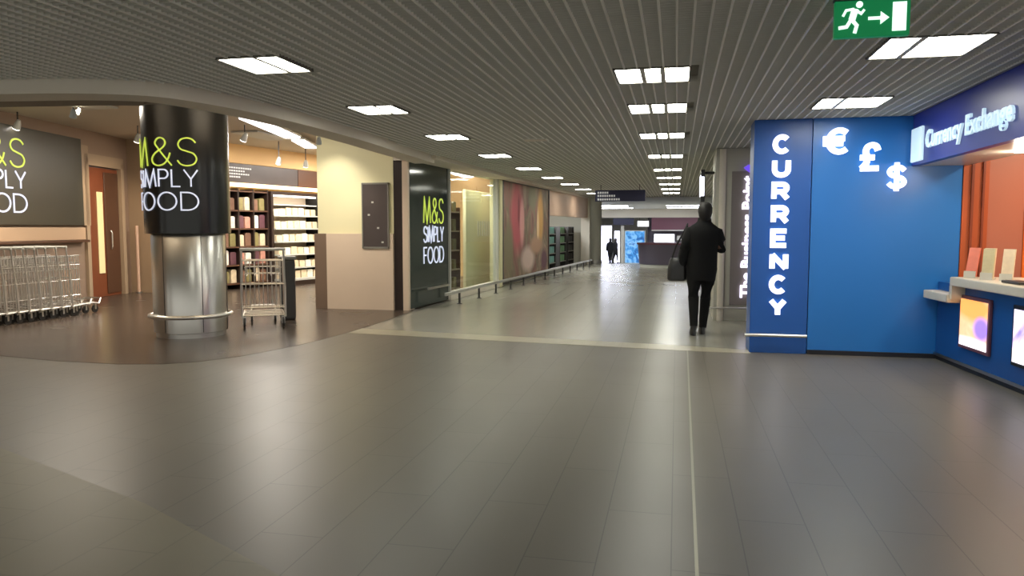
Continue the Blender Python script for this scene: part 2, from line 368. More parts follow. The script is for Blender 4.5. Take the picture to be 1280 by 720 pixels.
def food_sign(parent, x0, x1, zt, h, y, wd, mapper=None):
    """three stacked words justified to one width"""
    rows = (('M&S', 0.0, 0.395, M['lime']), ('SIMPLY', 0.43, 0.68, M['letter_soft']), ('FOOD', 0.74, 1.0, M['letter_soft']))
    for word, a, b, m in rows:
        mb = stroke_word(word, x0, x1, zt - b * h, zt - a * h, wd, y - 0.012, y)
        if mapper: mb.map(mapper)
        o = mb.build('lettering', m, parent); o['label'] = 'thin lit lettering ' + ('in lime green' if word == 'M&S' else 'in pale white')

# ------------------------------------------------------------------ floor
EDGE = [(-9.5, 7.45), (-7.49, 7.13), (-6.6, 6.98), (-5.8, 6.95), (-5.35, 7.05), (-5.05, 7.28), (-4.82, 7.65), (-4.71, 8.01), (-4.58, 8.5), (-4.5, 9.04), (-4.45, 9.8), (-4.43, 10.74), (-4.5, 12.6)]
MB().prism([(-14, -4), (7, -4), (7, 31), (-14, 31)], -0.12, 0.0).build('floor', M['floor'], kind='structure')
MB().prism(EDGE + [(-4.5, 24), (-14, 24), (-14, 7.9)], 0.0, 0.003).build('floor_shop', M['floor_shop'], kind='structure')
MB().prism([(-4.40, 9.92), (0.0, 9.38), (0.86, 9.28), (2.0, 9.3), (2.0, 31), (-4.45, 31)], 0.0, 0.002).build('floor_corridor', M['floor_corr'], kind='structure')
MB().prism([(-4.42, 9.72), (0.0, 9.16), (0.86, 9.1), (0.86, 9.36), (0.0, 9.55), (-4.42, 10.2)], 0.0, 0.0035).build('trim_1', M['floor_band'], kind='structure')
MB().prism([(-14, 8.1), (-7.6, 5.42), (-4.35, 4.1), (-2.72, 3.41), (-1.6, 2.8), (0.0, 1.2), (0, -4), (-14, -4)], 0.0, 0.002).build('floor_pale', M['floor_pale'], kind='structure')
MB().prism([(0.085, 1.0), (0.10, 1.0), (0.155, 9.15), (0.14, 9.15)], 0.0, 0.003).build('trim_2', M['strip'], kind='structure')
# floor continues as a gentle ramp down, then level
rm = MB(); rm.add([(-9, 31, 0), (3, 31, 0), (3, 55, -1.1), (-9, 55, -1.1), (-9, 31, -0.1), (3, 31, -0.1), (3, 55, -1.2), (-9, 55, -1.2)], [(0,1,2,3),(7,6,5,4),(0,4,5,1),(1,5,6,2),(2,6,7,3),(3,7,4,0)])
rm.build('floor_ramp', M['floor_corr'], kind='structure')
MB().box(-9, 3, 55, 60, -1.2, -1.1).build('floor_end', M['floor_corr'], kind='structure')

# ------------------------------------------------------------------ ceiling (open louvre grid)
CUR = [(-9.5, 5.2), (-7.2, 5.25), (-5.54, 5.41), (-4.88, 5.52), (-4.4, 5.75), (-4.18, 6.15), (-4.02, 6.9), (-3.95, 8.03), (-3.95, 9.3), (-4.03, 10.79), (-4.13, 13.0)]
FAR = [(-3.46, 29.45), (-3.42, 30.7)]
CP = [(7, -4), (7, 31)] + [(-3.42, 31)] + FAR[::-1] + CUR[::-1] + [(-14, 5.2), (-14, -4)]
Zc = 2.68
MB().prism(CP, Zc + 0.10, Zc + 0.2).build('ceiling', M['ceil_void'], kind='structure')
MB().box(-9, 3, 31, 60, Zc, Zc + 0.2).build('ceiling_far', M['greywall'], kind='structure')
def inside(x, y, poly):
    c = False; j = len(poly) - 1
    for i in range(len(poly)):
        xi, yi = poly[i]; xj, yj = poly[j]
        if (yi > y) != (yj > y) and x < (xj - xi) * (y - yi) / (yj - yi) + xi: c = not c
        j = i
    return c
LIGHTS = []   # x0,x1,y0,y1
def runs(fix, a, b, step, axis):
    out = []; st = None; t = a
    while t <= b + 1e-6:
        x, y = (fix, t) if axis == 'y' else (t, fix)
        ok = inside(x, y, CP) and not any(l[0] - 0.01 < x < l[1] + 0.01 and l[2] - 0.01 < y < l[3] + 0.01 for l in LIGHTS)
        if ok and st is None: st = t
        if (not ok or t + step > b + 1e-6) and st is not None:
            if t - st > 0.02: out.append((st, t))
            st = None
        t += step
    return out
leftY = [5.36, 7.6, 10.05, 12.8, 15.7, 18.6, 21.5, 24.4, 27.3]
rightY = [6.37, 8.12, 10.5, 13.5, 16.6, 19.2, 22.0, 24.8, 27.6]
kY = [5.78, 8.16]
for y in leftY: LIGHTS.append((-3.32 + max(0, y - 12) * 0.01, -2.82 + max(0, y - 12) * 0.01, y - 0.28, y + 0.28))
for y in rightY: LIGHTS.append((-0.51, 0.09, y - 0.3, y + 0.3))
for y in kY: LIGHTS.append((1.33, 1.98, y - 0.32, y + 0.32))
g = MB()
i = -70
while i <= 45:
    x = i * 0.1 - 0.02
    for a, b in runs(x, 0.0, 30.9, 0.05, 'y'): g.box(x - 0.007, x + 0.007, a, b, Zc, Zc + 0.05)
    i += 1
g.build('ceiling_louvre_runner', M['louvre'], kind='structure')
g = MB(); y = 3.0
while y < 30:
    st = 0.05 if y < 12 else 0.1
    for a, b in runs(y, -9.4, 4.5, 0.05, 'x'): g.box(a, b, y - 0.003, y + 0.003, Zc + 0.006, Zc + 0.05)
    y += st
g.build('ceiling_louvre_blade', M['louvre_dim'], kind='structure')
# light fittings
ORD = ['nearest', 'second', 'third', 'fourth', 'fifth', 'sixth', 'seventh', 'eighth', 'ninth']
def fitting(l, segs, label, group):
    x0, x1, y0, y1 = l; cx, cy = (x0 + x1) / 2, (y0 + y1) / 2; w_ = (x1 - x0) / 2; d_ = (y1 - y0) / 2
    t = thing('ceiling_light', label, 'ceiling light', (cx, cy, Zc), 0, group)
    f = MB(); f.box(-w_, w_, -d_, d_, 0.04, 0.09); f.box(-w_, w_, -d_, -d_ + 0.015, -0.004, 0.04); f.box(-w_, w_, d_ - 0.015, d_, -0.004, 0.04)
    f.box(-w_, -w_ + 0.015, -d_, d_, -0.004, 0.04); f.box(w_ - 0.015, w_, -d_, d_, -0.004, 0.04)
    f.build('housing', M['grey'], t)
    for (a, b), (c_, d2) in zip(segs, segs[1:]):
        MB().box(-w_ + 2 * w_ * b + 0.002, -w_ + 2 * w_ * c_ - 0.002, -d_ + 0.016, d_ - 0.016, -0.004, 0.04).build('divider', M['louvre_dim'], t)
    for a, b in segs:
        MB().box(-w_ + 2 * w_ * a, -w_ + 2 * w_ * b, -d_ + 0.02, d_ - 0.02, 0.0, 0.03).build('diffuser', M['lightpanel'], t, bevel=0.004)
n1 = len(leftY)
for k in range(n1): fitting(LIGHTS[k], ((0.03, 0.58), (0.66, 0.97)), f'{ORD[k]} two-pane ceiling light in the left row along the shopfront', 'ceiling lights of the left row')
for k in range(len(rightY)): fitting(LIGHTS[n1 + k], ((0.03, 0.34), (0.41, 0.6), (0.67, 0.97)), f'{ORD[k]} three-pane ceiling light in the middle row down the corridor', 'ceiling lights of the corridor row')
for k in range(2): fitting(LIGHTS[n1 + len(rightY) + k], ((0.03, 0.3), (0.37, 0.97)), ('nearer', 'farther')[k] + ' ceiling light in front of the blue kiosk', 'ceiling lights by the blue kiosk')
t = thing('ceiling_speaker', 'small flat square speaker grille in the ceiling between the two light rows', 'speaker', (-1.95, 10.6, Zc))
MB().box(-0.15, 0.15, -0.1, 0.1, -0.012, 0.0).build('grille', M['bulk'], t, bevel=0.004)
MB().box(-0.17, 0.17, -0.12, 0.12, -0.006, 0.004).build('rim', M['louvre'], t)

# ------------------------------------------------------------------ curved bulkhead over the shop mouth
def offset(poly, d):
    out = []
    for i, p in enumerate(poly):
        a = poly[max(i - 1, 0)]; b = poly[min(i + 1, len(poly) - 1)]
        t = Vector((b[0] - a[0], b[1] - a[1])).normalized(); out.append((p[0] - t.y * d, p[1] + t.x * d))
    return out
def smooth_curve(p, k=5): return catmull(p, k)
CURS = smooth_curve([(-13.5, 5.2)] + CUR)
LP0 = Vector((-4.57, 12.66)); LP1 = Vector((-3.48, 30.6)); LD = (LP1 - LP0).normalized(); LRZ = math.atan2(LD.y, LD.x)
inner = offset(CURS, 0.35)
line2 = [p for p in CURS if p[1] < 12.7]
inn2 = offset(line2, 0.35)
fas = MB(); n = len(line2)
for i in range(n - 1):
    a, b, c, d = line2[i], line2[i + 1], inn2[i + 1], inn2[i]
    fas.add([(a[0], a[1], 2.565), (b[0], b[1], 2.565), (c[0], c[1], 2.565), (d[0], d[1], 2.565), (a[0], a[1], 2.78), (b[0], b[1], 2.78), (c[0], c[1], 3.45), (d[0], d[1], 3.45)],
            [(0, 3, 2, 1), (0, 1, 5, 4), (3, 7, 6, 2), (4, 5, 6, 7)])
fas.build('trim_3', M['bulk'], smooth=True, kind='structure')
# straight bulkhead along the corridor shopfront, in front of the wall line
q = LP0 - LD * 0.3
st = MB()
a = Vector((-4.02, 12.5)); b = Vector((-3.42, 30.7)); nl = Vector((-LD.y, LD.x))
pl = [tuple(a), tuple(b), tuple(LP1 + nl * 0.25), tuple(LP0 + nl * 0.25 - LD * 0.1)]
MB().prism(pl, 2.62, 2.80).build('trim_4', M['bulk'], kind='structure')
# soffit ring inside the fascia
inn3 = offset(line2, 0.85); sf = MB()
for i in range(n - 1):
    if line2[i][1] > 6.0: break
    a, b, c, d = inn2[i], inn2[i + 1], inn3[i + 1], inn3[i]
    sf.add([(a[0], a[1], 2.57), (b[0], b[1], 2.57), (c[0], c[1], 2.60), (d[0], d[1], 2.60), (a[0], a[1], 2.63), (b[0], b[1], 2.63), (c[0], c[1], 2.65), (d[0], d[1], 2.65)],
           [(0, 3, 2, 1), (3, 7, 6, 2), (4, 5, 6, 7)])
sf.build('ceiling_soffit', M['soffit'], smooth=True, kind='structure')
# shop ceiling
MB().prism([(-14, 5.3), (-4.9, 5.9), (-4.5, 6.6), (-4.4, 12.5), (-4.72, 12.8), (-4.6, 24), (-14, 24)], 3.42, 3.5).build('ceiling_shop', M['shopceil'], kind='structure')

# ------------------------------------------------------------------ left shop walls
W1P = Vector((-10.8, 9.0)); W1R = R(101.491)
def W1(s): return (W1P.x + math.cos(W1R) * s, W1P.y + math.sin(W1R) * s, 0)
w1 = MB().box(-4.5, 4.25, 0.0, 0.2, 0, 3.42).box(5.75, 9.0, 0, 0.2, 0, 3.42).box(4.25, 5.75, 0, 0.2, 2.72, 3.42)
place(w1.build('wall_left', M['wall_brown'], kind='structure'), W1(0), W1R)
# black food sign on the left wall
t = thing('wall_sign', 'black wall sign with lime and white thin lettering above the trolley row, far left', 'sign', W1(0), W1R)
MB().box(-1.2, 4.1, -0.10, -0.005, 1.50, 3.2).build('sign_panel', M['sign_hazed'], t, bevel=0.01)
food_sign(t, 0.7, 2.36, 2.99, 1.28, -0.10, 0.03)
MB().box(4.1, 4.4, -0.06, -0.005, 1.5, 3.1).build('end_panel', M['wall_tan'], t)
t = thing('wall_ledge', 'peach ledge panel running under the black wall sign', 'ledge', W1(0), W1R)
MB().box(-1.5, 4.15, -0.09, -0.005, 1.22, 1.46).build('board', M['ledge'], t, bevel=0.01)
MB().box(-1.5, 4.17, -0.16, -0.005, 1.17, 1.22).build('nosing', M['wood_dk'], t, bevel=0.008)
# door in left wall
d1 = MB().box(4.25, 4.37, -0.06, 0.1, 0, 2.85).box(5.63, 5.75, -0.06, 0.1, 0, 2.85).box(4.25, 5.75, -0.06, 0.1, 2.72, 2.95)
place(d1.build('door_1_frame', M['wall_tan'], kind='structure'), W1(0), W1R)
d = place(MB().box(4.38, 5.62, 0.02, 0.08, 0.004, 2.70).build('door_1', M['wood'], kind='structure', bevel=0.008), W1(0), W1R)
MB().box(4.76, 4.97, -0.005, 0.018, 0.5, 2.2).build('pane', M['doorglass'], d, bevel=0.01)
MB().box(5.05, 5.6, 0.0, 0.018, 0.06, 2.62).build('panel', M['wood_dk'], d, bevel=0.01)
MB().tube([(5.2, -0.03, 1.0), (5.2, -0.05, 1.06), (5.2, -0.05, 1.34), (5.2, -0.03, 1.4)], 0.014).build('handle', M['chrome'], d, smooth=True)
t = thing('steel_post', 'slim pale vertical post beside the wooden door, left of the big column', 'post', W1(5.85)[:2] + (0,), W1R)
MB().tube([(0, -0.25, 0.03), (0, -0.25, 1.5)], 0.035, 12).build('pole', M['peach'], t, smooth=True)
MB().lathe([(0.07, 0.004), (0.07, 0.03), (0.04, 0.04)], 20, (0, -0.25)).build('base', M['steel'], t)
t = thing('wall_light_panel', 'narrow dim yellow panel on the wall behind the slim post', 'panel', W1(6.5)[:2] + (0,), W1R)
MB().box(-0.22, 0.12, -0.03, -0.004, 0.55, 1.35).build('panel', M['doorglass'], t, bevel=0.008)
MB().box(-0.25, 0.15, -0.02, -0.004, 0.5, 1.4).build('rim', M['wall_tan'], t)
# wall behind column joining to shop shelving wall
jw = MB(); p = W1(9.0)
W2P = Vector((-10.6, 16.0)); W2R = R(78.559)
def W2(s): return (W2P.x + math.cos(W2R) * s, W2P.y + math.sin(W2R) * s, 0)
place(MB().box(-1.0, 6.0, 0.0, 0.2, 0, 3.42).build('wall_shop_side', M['wall_warm'], kind='structure'), W2(0), W2R)
MB().prism([(-12.9, 14.9), (-10.8, 14.9), (-10.8, 15.1), (-12.9, 15.1)], 0, 3.42).build('wall_shop_return', M['wall_tan'], kind='structure')
MB().box(-14, -4.3, 22.0, 22.2, 0, 3.42).build('wall_back', M['wall_warm'], kind='structure')
MB().box(-14, -12.4, -4, -3.8, 0, 3.42).build('wall_rear', M['wall_brown'], kind='structure')

# ------------------------------------------------------------------ big column
CXY = (-6.44, 9.13)
t = thing('column', 'thick round column of brushed steel with a black lettered wrap above', 'column', (CXY[0], CXY[1], 0))
MB().lathe([(0.44, 0.003), (0.44, 0.06), (0.468, 0.07), (0.47, 1.36), (0.455, 1.38)], 64).build('steel_cladding', M['steel'], t, smooth=True)
sm = MB()
for k in range(6):
    a = R(-97 + 60 * k); c, s_ = math.cos(a), math.sin(a); sm.tube([(0.471 * c, 0.471 * s_, 0.08), (0.471 * c, 0.471 * s_, 1.36)], 0.004, 6)
sm.build('seam', M['dkgrey'], t)
wr = MB().lathe([(0.50, 1.375), (0.54, 1.38), (0.54, 3.42), (0.5, 3.42)], 64).build('sign_wrap', M['black'], t, smooth=True); wr['label'] = 'glossy black wrap'
va = math.atan2(-CXY[1], -CXY[0])      # direction from column to viewer
ctr = va - R(38)
def wrapper(x, y, z):
    a = ctr + x / 0.545; rr = 0.545 - y
    return (rr * math.cos(a), rr * math.sin(a), z)
food_sign(wr, -0.50, 0.50, 2.60, 0.93, 0.0, 0.018, wrapper)
MB().tube([(0.515 * math.cos(2 * PI * k / 64), 0.515 * math.sin(2 * PI * k / 64), 0.285) for k in range(64)], 0.026, 10, True).build('bumper_rail', M['chrome'], t, smooth=True)
sb = MB()
for k in range(8):
    a = 2 * PI * k / 8 + 0.3; sb.tube([(0.47 * math.cos(a), 0.47 * math.sin(a), 0.285), (0.51 * math.cos(a), 0.51 * math.sin(a), 0.285)], 0.012, 6)
sb.build('rail_bracket', M['chrome'], t)

# ------------------------------------------------------------------ cream end wall of the shop mouth
MB().box(-6.30, -4.86, 12.65, 13.05, 1.35, 3.42).build('wall_cream', M['cream'], kind='structure')
MB().box(-6.12, -4.86, 12.60, 13.05, 0, 1.35).build('wall_stone_cladding', M['marble'], kind='structure')
MB().box(-6.36, -6.12, 12.62, 13.05, 0, 1.35).build('wall_stone_edge', M['marble_edge'], kind='structure')
MB().box(-4.86, -4.68, 12.66, 12.9, 0, 2.95).build('trim_5', M['frame_dk'], kind='structure')
MB().box(-4.68, -4.575, 12.60, 12.9, 0, 2.95).build('trim_6', M['marble'], kind='structure')
MB().box(-4.9, -4.5, 12.5, 13.0, 2.80, 3.42).build('trim_7', M['bulk'], kind='structure')
t = thing('notice_board', 'dark framed notice board hanging on the cream wall', 'board', (-5.175, 12.65, 0))
MB().box(-0.235, 0.235, -0.065, -0.052, 1.12, 2.22).build('panel', M['board'], t)
fr = MB().box(-0.25, 0.25, -0.075, -0.002, 2.21, 2.24).box(-0.25, 0.25, -0.075, -0.052, 1.09, 1.12).box(-0.25, -0.23, -0.075, -0.052, 1.09, 2.24).box(0.23, 0.25, -0.075, -0.052, 1.09, 2.24)
fr.build('frame', M['grey'], t)
for x, z in ((-0.12, 1.68), (0.13, 1.2), (-0.05, 1.9), (0.05, 1.45)): MB().box(x - 0.02, x + 0.02, -0.068, -0.064, z - 0.015, z + 0.015).build('paper_note', M['frame_white'], t)

# ------------------------------------------------------------------ corridor shopfront along the line L (local x runs away, faces -y)
LO = (LP0.x, LP0.y, 0)
LW = lambda o: place(o, LO, LRZ)
t = thing('sign_panel', 'tall dark glass panel with lime and white lettering at the corridor corner', 'sign', LO, LRZ)
MB().box(0.02, 1.92, 0.0, 0.12, 0.02, 2.79).build('panel', M['panel_green'], t, bevel=0.008)
food_sign(t, 0.62, 1.66, 2.02, 1.24, 0.0, 0.028)
rl = MB().box(0.8, 1.9, -0.03, 0.0, 0.30, 0.34); rl.build('bumper_bar', M['steel'], t)
LW(MB().box(1.94, 5.34, -0.05, 0.12, 0, 0.16).box(1.94, 5.34, 0, 0.12, 2.66, 3.42).build('wall_shopfront', M['bulk'], kind='structure'))
wd_ = LW(MB().box(1.94, 2.0, -0.03, 0.10, 0.16, 2.66).box(5.28, 5.34, -0.03, 0.10, 0.16, 2.66).build('window_1', M['frame_white'], kind='structure'))
MB().box(2.0, 5.28, 0.03, 0.045, 0.16, 2.66).build('pane', M['glass'], wd_)
LW(MB().box(5.34, 5.58, -0.06, 0.2, 0, 2.8).build('trim_8', M['cream'], kind='structure', bevel=0.01))
LW(MB().box(5.58, 10.75, 0.0, 0.2, 0, 3.42).build('wall_mural', M['bulk'], kind='structure'))
LW(MB().box(0.0, 1.94, 0.12, 0.3, 0, 3.42).build('wall_corner', M['bulk'], kind='structure'))
t = thing('mural_poster', 'huge mauve, pink and tan abstract mural poster on the shopfront', 'poster', LO, LRZ)
art = art_mat('mural_print', [(104, 78, 66), (150, 108, 98), (132, 118, 98), (176, 150, 128), (120, 84, 74)], (1.6, 0, 0.7), 0.0, 3.0,
              blobs=[(7.0, 1.75, 0.8, 1.2, (196, 96, 104)), (7.5, 1.6, 0.3, 0.75, (240, 176, 172)), (7.15, 1.9, 0.12, 0.5, (150, 60, 70)), (9.6, 1.75, 0.45, 0.95, (222, 172, 104)), (9.3, 1.4, 0.18, 0.7, (240, 206, 160)), (8.6, 2.35, 0.6, 0.5, (128, 122, 98)), (8.15, 0.6, 0.9, 0.42, (222, 196, 186)), (9.1, 0.95, 0.9, 0.3, (190, 150, 124)), (6.2, 0.9, 0.5, 0.9, (136, 126, 98)), (10.1, 0.5, 0.5, 0.4, (110, 70, 84))])
MB().box(5.68, 10.65, -0.04, -0.003, 0.12, 2.6).build('print', art, t)
fr = MB()
for (a, b, c, d_) in ((5.6, 5.68, 0.05, 2.66), (10.65, 10.73, 0.05, 2.66)): fr.box(a, b, -0.06, -0.003, c, d_)
fr.box(5.68, 10.65, -0.06, -0.003, 2.6, 2.66).box(5.68, 10.65, -0.06, -0.003, 0.05, 0.12)
fr.build('frame', M['frame_dk'], t)
# inside the window: cream display board and small shelf
t = thing('display_board', 'tall cream display board with small white print behind the shop window', 'board', LO, LRZ)
MB().box(4.45, 6.6, 0.50, 0.58, 0.003, 2.34).build('panel', M['cream'], t, bevel=0.01)
bt = MB()
for k in range(6): bt.box(5.3 + k * 0.18, 5.37 + k * 0.18, 0.49, 0.5, 1.25, 1.62)
bt.build('print', M['frame_white'], t)
t = thing('shop_shelf', 'open brown shelf stand behind the left of the shop window', 'shelf', (LO[0] - 0.22, LO[1] + 2.75, 0.003), LRZ)
sh = MB()
for x in (0.0, 0.96): sh.box(x, x + 0.04, 0, 0.4, 0, 1.9)
sh.build('side', M['wood_dk'], t)
for k in range(5): MB().box(0.04, 0.96, 0.0, 0.4, 0.1 + k * 0.42, 0.13 + k * 0.42).build('shelf', M['wall_tan'], t)
shelf_loc = Vector((LO[0] - 0.22, LO[1] + 2.75, 0.003))
def goods(root_fn, rz, xs, zs, ydepth, wv, hv, label, group, mats, name='product_box', y0=0.06):
    k = 0
    for zi, z in enumerate(zs):
        for xi, x in enumerate(xs):
            b = MB(); h = hv * random.uniform(0.78, 1.0); ww = wv * random.uniform(0.8, 1.0)
            b.xzprism([(-ww / 2, 0), (ww / 2, 0), (ww / 2, h * 0.92), (ww * 0.3, h), (-ww * 0.3, h), (-ww / 2, h * 0.92)], 0, ydepth)
            o = b.build(name, mats[(k * 7 + zi * 3 + xi) % len(mats)])
            l = root_fn(x, y0); place(o, (l[0], l[1], z + 0.002), rz)
            tag(o, label(zi, xi), 'package', group); k += 1
def shelf_fn(x, y):
    v = Matrix.Rotation(LRZ, 3, 'Z') @ Vector((x, y, 0)); return (shelf_loc.x + v.x, shelf_loc.y + v.y)
ROW = ['bottom', 'second', 'third', 'fourth', 'fifth', 'sixth']
goods(shelf_fn, LRZ, [0.2, 0.5, 0.8], [0.133 + k * 0.42 for k in range(5)], 0.25, 0.2, 0.26, lambda zi, xi: f'{("left","middle","right")[xi]} packet on the {ROW[zi]} shelf of the brown stand in the window', 'packets on the window stand', [m for m in GOODS])
# shop opening further along with peach header
LW(MB().box(10.75, 17.7, -0.02, 0.2, 1.85, 3.3).build('wall_header', M['peach'], kind='structure'))
LW(MB().box(17.7, 18.0, -0.1, 0.25, 0, 2.8).build('trim_9', M['bulk'], kind='structure'))
LW(MB().box(10.75, 17.7, -0.02, 0.16, 0, 0.12).build('baseboard_left', M['grey'], kind='structure'))
LW(MB().box(10.75, 17.7, 2.6, 2.8, 0, 3.3).build('wall_unit_back', M['greywall'], kind='structure'))
LW(MB().box(10.75, 17.7, 0.2, 2.6, 2.5, 2.6).build('ceiling_unit', M['bulk'], kind='structure'))
for k, (s, mm, nm) in enumerate(((11.3, 'slate', 'slate blue'), (13.1, 'teal', 'teal green'), (14.9, 'leafgreen', 'green'), (16.4, 'blackmat', 'black'))):
    l = Matrix.Rotation(LRZ, 3, 'Z') @ Vector((s, 0.5, 0)); t = thing('display_rack', f'{nm} stocked display rack in the far shop opening', 'rack', (LO[0] + l.x, LO[1] + l.y, 0), LRZ)
    MB().box(0, 0.04, 0, 0.5, 0, 1.5).box(1.1, 1.14, 0, 0.5, 0, 1.5).box(0, 1.14, 0.44, 0.5, 0, 1.5).build('rack_frame', M['dkgrey'], t)
    for j in range(4): MB().box(0.04, 1.1, 0, 0.44, 0.2 + j * 0.34, 0.23 + j * 0.34).build('shelf', M['grey'], t)
    for j in range(4):
        o = MB(); 
        for q_ in range(4): o.box(0.08 + q_ * 0.25, 0.28 + q_ * 0.25, 0.05, 0.35, 0.23 + j * 0.34, 0.46 + j * 0.34)
        o.build('stock', M[mm], t)
l = Matrix.Rotation(LRZ, 3, 'Z') @ Vector((11.0, 1.6, 0)); t = thing('shop_light', 'white strip light inside the far shop opening', 'light', (LO[0] + l.x, LO[1] + l.y, 2.44), LRZ)
MB().box(0, 2.6, -0.1, 0.1, -0.68, -0.5).build('diffuser', M['white_lit'], t); MB().box(0.2, 0.24, -0.02, 0.02, -0.5, 0.06).box(2.3, 2.34, -0.02, 0.02, -0.5, 0.06).build('hanger', M['grey'], t)
l = Matrix.Rotation(LRZ, 3, 'Z') @ Vector((14.6, 1.6, 0)); t = thing('shop_light', 'small round-edged lamp hanging inside the far shop opening', 'light', (LO[0] + l.x, LO[1] + l.y, 2.44), LRZ)
MB().box(0, 0.5, -0.1, 0.1, -0.95, -0.8).build('diffuser', M['white_lit'], t, bevel=0.03); MB().box(0.23, 0.26, -0.02, 0.02, -0.8, 0.06).build('hanger', M['grey'], t)

# low crash rail in front of the shopfront
t = thing('crash_rail', 'long low silver crash rail on short dark posts along the shopfront', 'rail', LO, LRZ)
MB().box(0.55, 16.2, -0.475, -0.43, 0.215, 0.275).build('rail', M['steel'], t, bevel=0.012)
for k in range(13):
    s = 1.34 + k * 1.2
    pb = MB(); pb.tube([(s, -0.44, 0.012), (s, -0.44, 0.235)], 0.022, 10); pb.lathe([(0.05, 0.002), (0.05, 0.012), (0.03, 0.016)], 16, (s, -0.44))
    pb.build('post', M['dkgrey'], t, smooth=True)

# ------------------------------------------------------------------ shop interior: shelving wall W2
place(MB().box(-1.0, 5.0, -0.35, 0.0, 2.98, 3.42).build('wall_bulkhead_shop', M['wall_warm'], kind='structure'), W2(0), W2R)
t = thing('header_sign', 'grey brown header sign with small white lettering over the shelving', 'sign', W2(0), W2R)
MB().box(-0.8, 2.5, -0.42, -0.352, 2.52, 2.96).build('panel', M['board'], t)
MB().box(2.52, 3.9, -0.42, -0.352, 2.52, 2.96).build('end_panel', M['wood_dk'], t)
for k, (zz, ln) in enumerate(((2.84, 0.75), (2.77, 0.6), (2.70, 0.68), (2.63, 0.45))):
    tx = MB()
    x = 0.0
    while x < 0.0 + ln: tx.box(x, x + 0.05, -0.428, -0.42, zz, zz + 0.035); x += 0.075
    tx.build('lettering', M['sign_text'], t)
MB().box(-0.8, 3.9, -0.45, -0.352, 2.42, 2.51).build('added_glow_strip', mat('shelf_strip_lit', (255, 232, 180), 0.4, emit=3.0, ecol=(255, 228, 175)), t)  # cream strip made to glow so the goods below get brighter
t = thing('shelving_unit', 'dark wall shelving unit full of small goods to the right of the column', 'shelves', W2(0), W2R)
MB().box(-0.7, 1.34, -0.06, -0.01, 0.1, 2.35).build('back_panel', M['frame_dk'], t)
for x in (-0.7, -0.2, 0.3, 0.8, 1.3): MB().box(x, x + 0.04, -0.45, -0.06, 0.0, 2.38).build('upright', M['frame_dk'], t)
for z in (0.12, 0.55, 0.98, 1.41, 1.84, 2.3): MB().box(-0.7, 1.34, -0.45, -0.06, z, z + 0.035).build('shelf', M['wood_dk'], t)
def w2_fn(x, y):
    v = Matrix.Rotation(W2R, 3, 'Z') @ Vector((x, y, 0)); return (W2P.x + v.x, W2P.y + v.y)
goods(w2_fn, W2R, [-0.55, -0.32, -0.05, 0.18, 0.45, 0.68, 0.95, 1.18], [0.157, 0.587, 1.017, 1.447, 1.877], 0.22, 0.19, 0.34,
      lambda zi, xi: f'packet number {xi + 1} from the left on the {ROW[zi]} shelf of the dark shelving unit', 'packets on the dark shelving unit', GOODS, y0=-0.38)
t = thing('chilled_cabinet', 'bright open chilled cabinet of packed food with a dark curved end panel', 'fridge', W2(-0.66), W2R)
MB().box(2.1, 3.85, -0.10, -0.01, 0.1, 2.36).build('back_panel', mat('cabinet_back', (225, 210, 190), 0.5), t)
MB().box(2.1, 3.85, -0.85, -0.02, 0.0, 0.12).build('plinth', M['frame_dk'], t)
MB().box(2.1, 3.85, -0.86, -0.02, 0.12, 0.17).build('bumper', M['frame_white'], t)
MB().box(2.04, 2.12, -0.5, -0.01, 0.0, 2.36).build('side_panel', M['frame_dk'], t)
ce = MB(); prof = [(-0.85, 0.0), (-0.85, 0.55)] + [(-0.4 - 0.30 * math.cos(R(a)) + 0, 1.9 + 0.46 * math.sin(R(a))) for a in range(0, 91, 10)] + [(-0.01, 2.36), (-0.01, 0.0)]
ce.add([(3.85, y_, z_) for y_, z_ in prof] + [(3.93, y_, z_) for y_, z_ in prof], [tuple(range(len(prof))), tuple(range(2 * len(prof) - 1, len(prof) - 1, -1))] + [(i_, (i_ + 1) % len(prof), len(prof) + (i_ + 1) % len(prof), len(prof) + i_) for i_ in range(len(prof))])
ce.build('end_panel', M['blackmat'], t)
MB().box(2.12, 3.85, -0.5, -0.02, 2.28, 2.36).build('canopy', M['frame_dk'], t)
MB().box(2.14, 3.83, -0.46, -0.38, 2.24, 2.278).build('added_glow_strip', mat('cabinet_strip_lit', (255, 240, 225), 0.4, emit=6.0, ecol=(255, 238, 222)), t)  # glowing strip added to brighten the cabinet rows
for k, z in enumerate((0.42, 0.75, 1.08, 1.41, 1.74, 2.02)): MB().box(2.12, 3.85, -0.72 + 0.05 * k, -0.1, z, z + 0.03).build('shelf', M['frame_white'], t)
for k, z in enumerate((0.172, 0.452, 0.782, 1.112, 1.442, 1.772)):
    goods(w2_fn, W2R, [1.62 + 0.245 * j for j in range(7)], [z], 0.3, 0.22, 0.2, lambda zi, xi, k=k: f'food pack number {xi + 1} from the left on the {ROW[k]} row of the chilled cabinet', 'food packs in the chilled cabinet', [GOODS[0], GOODS[3], GOODS[3], GOODS[1], GOODS[0], GOODS[3]], 'food_pack', y0=-0.68 + 0.05 * k)

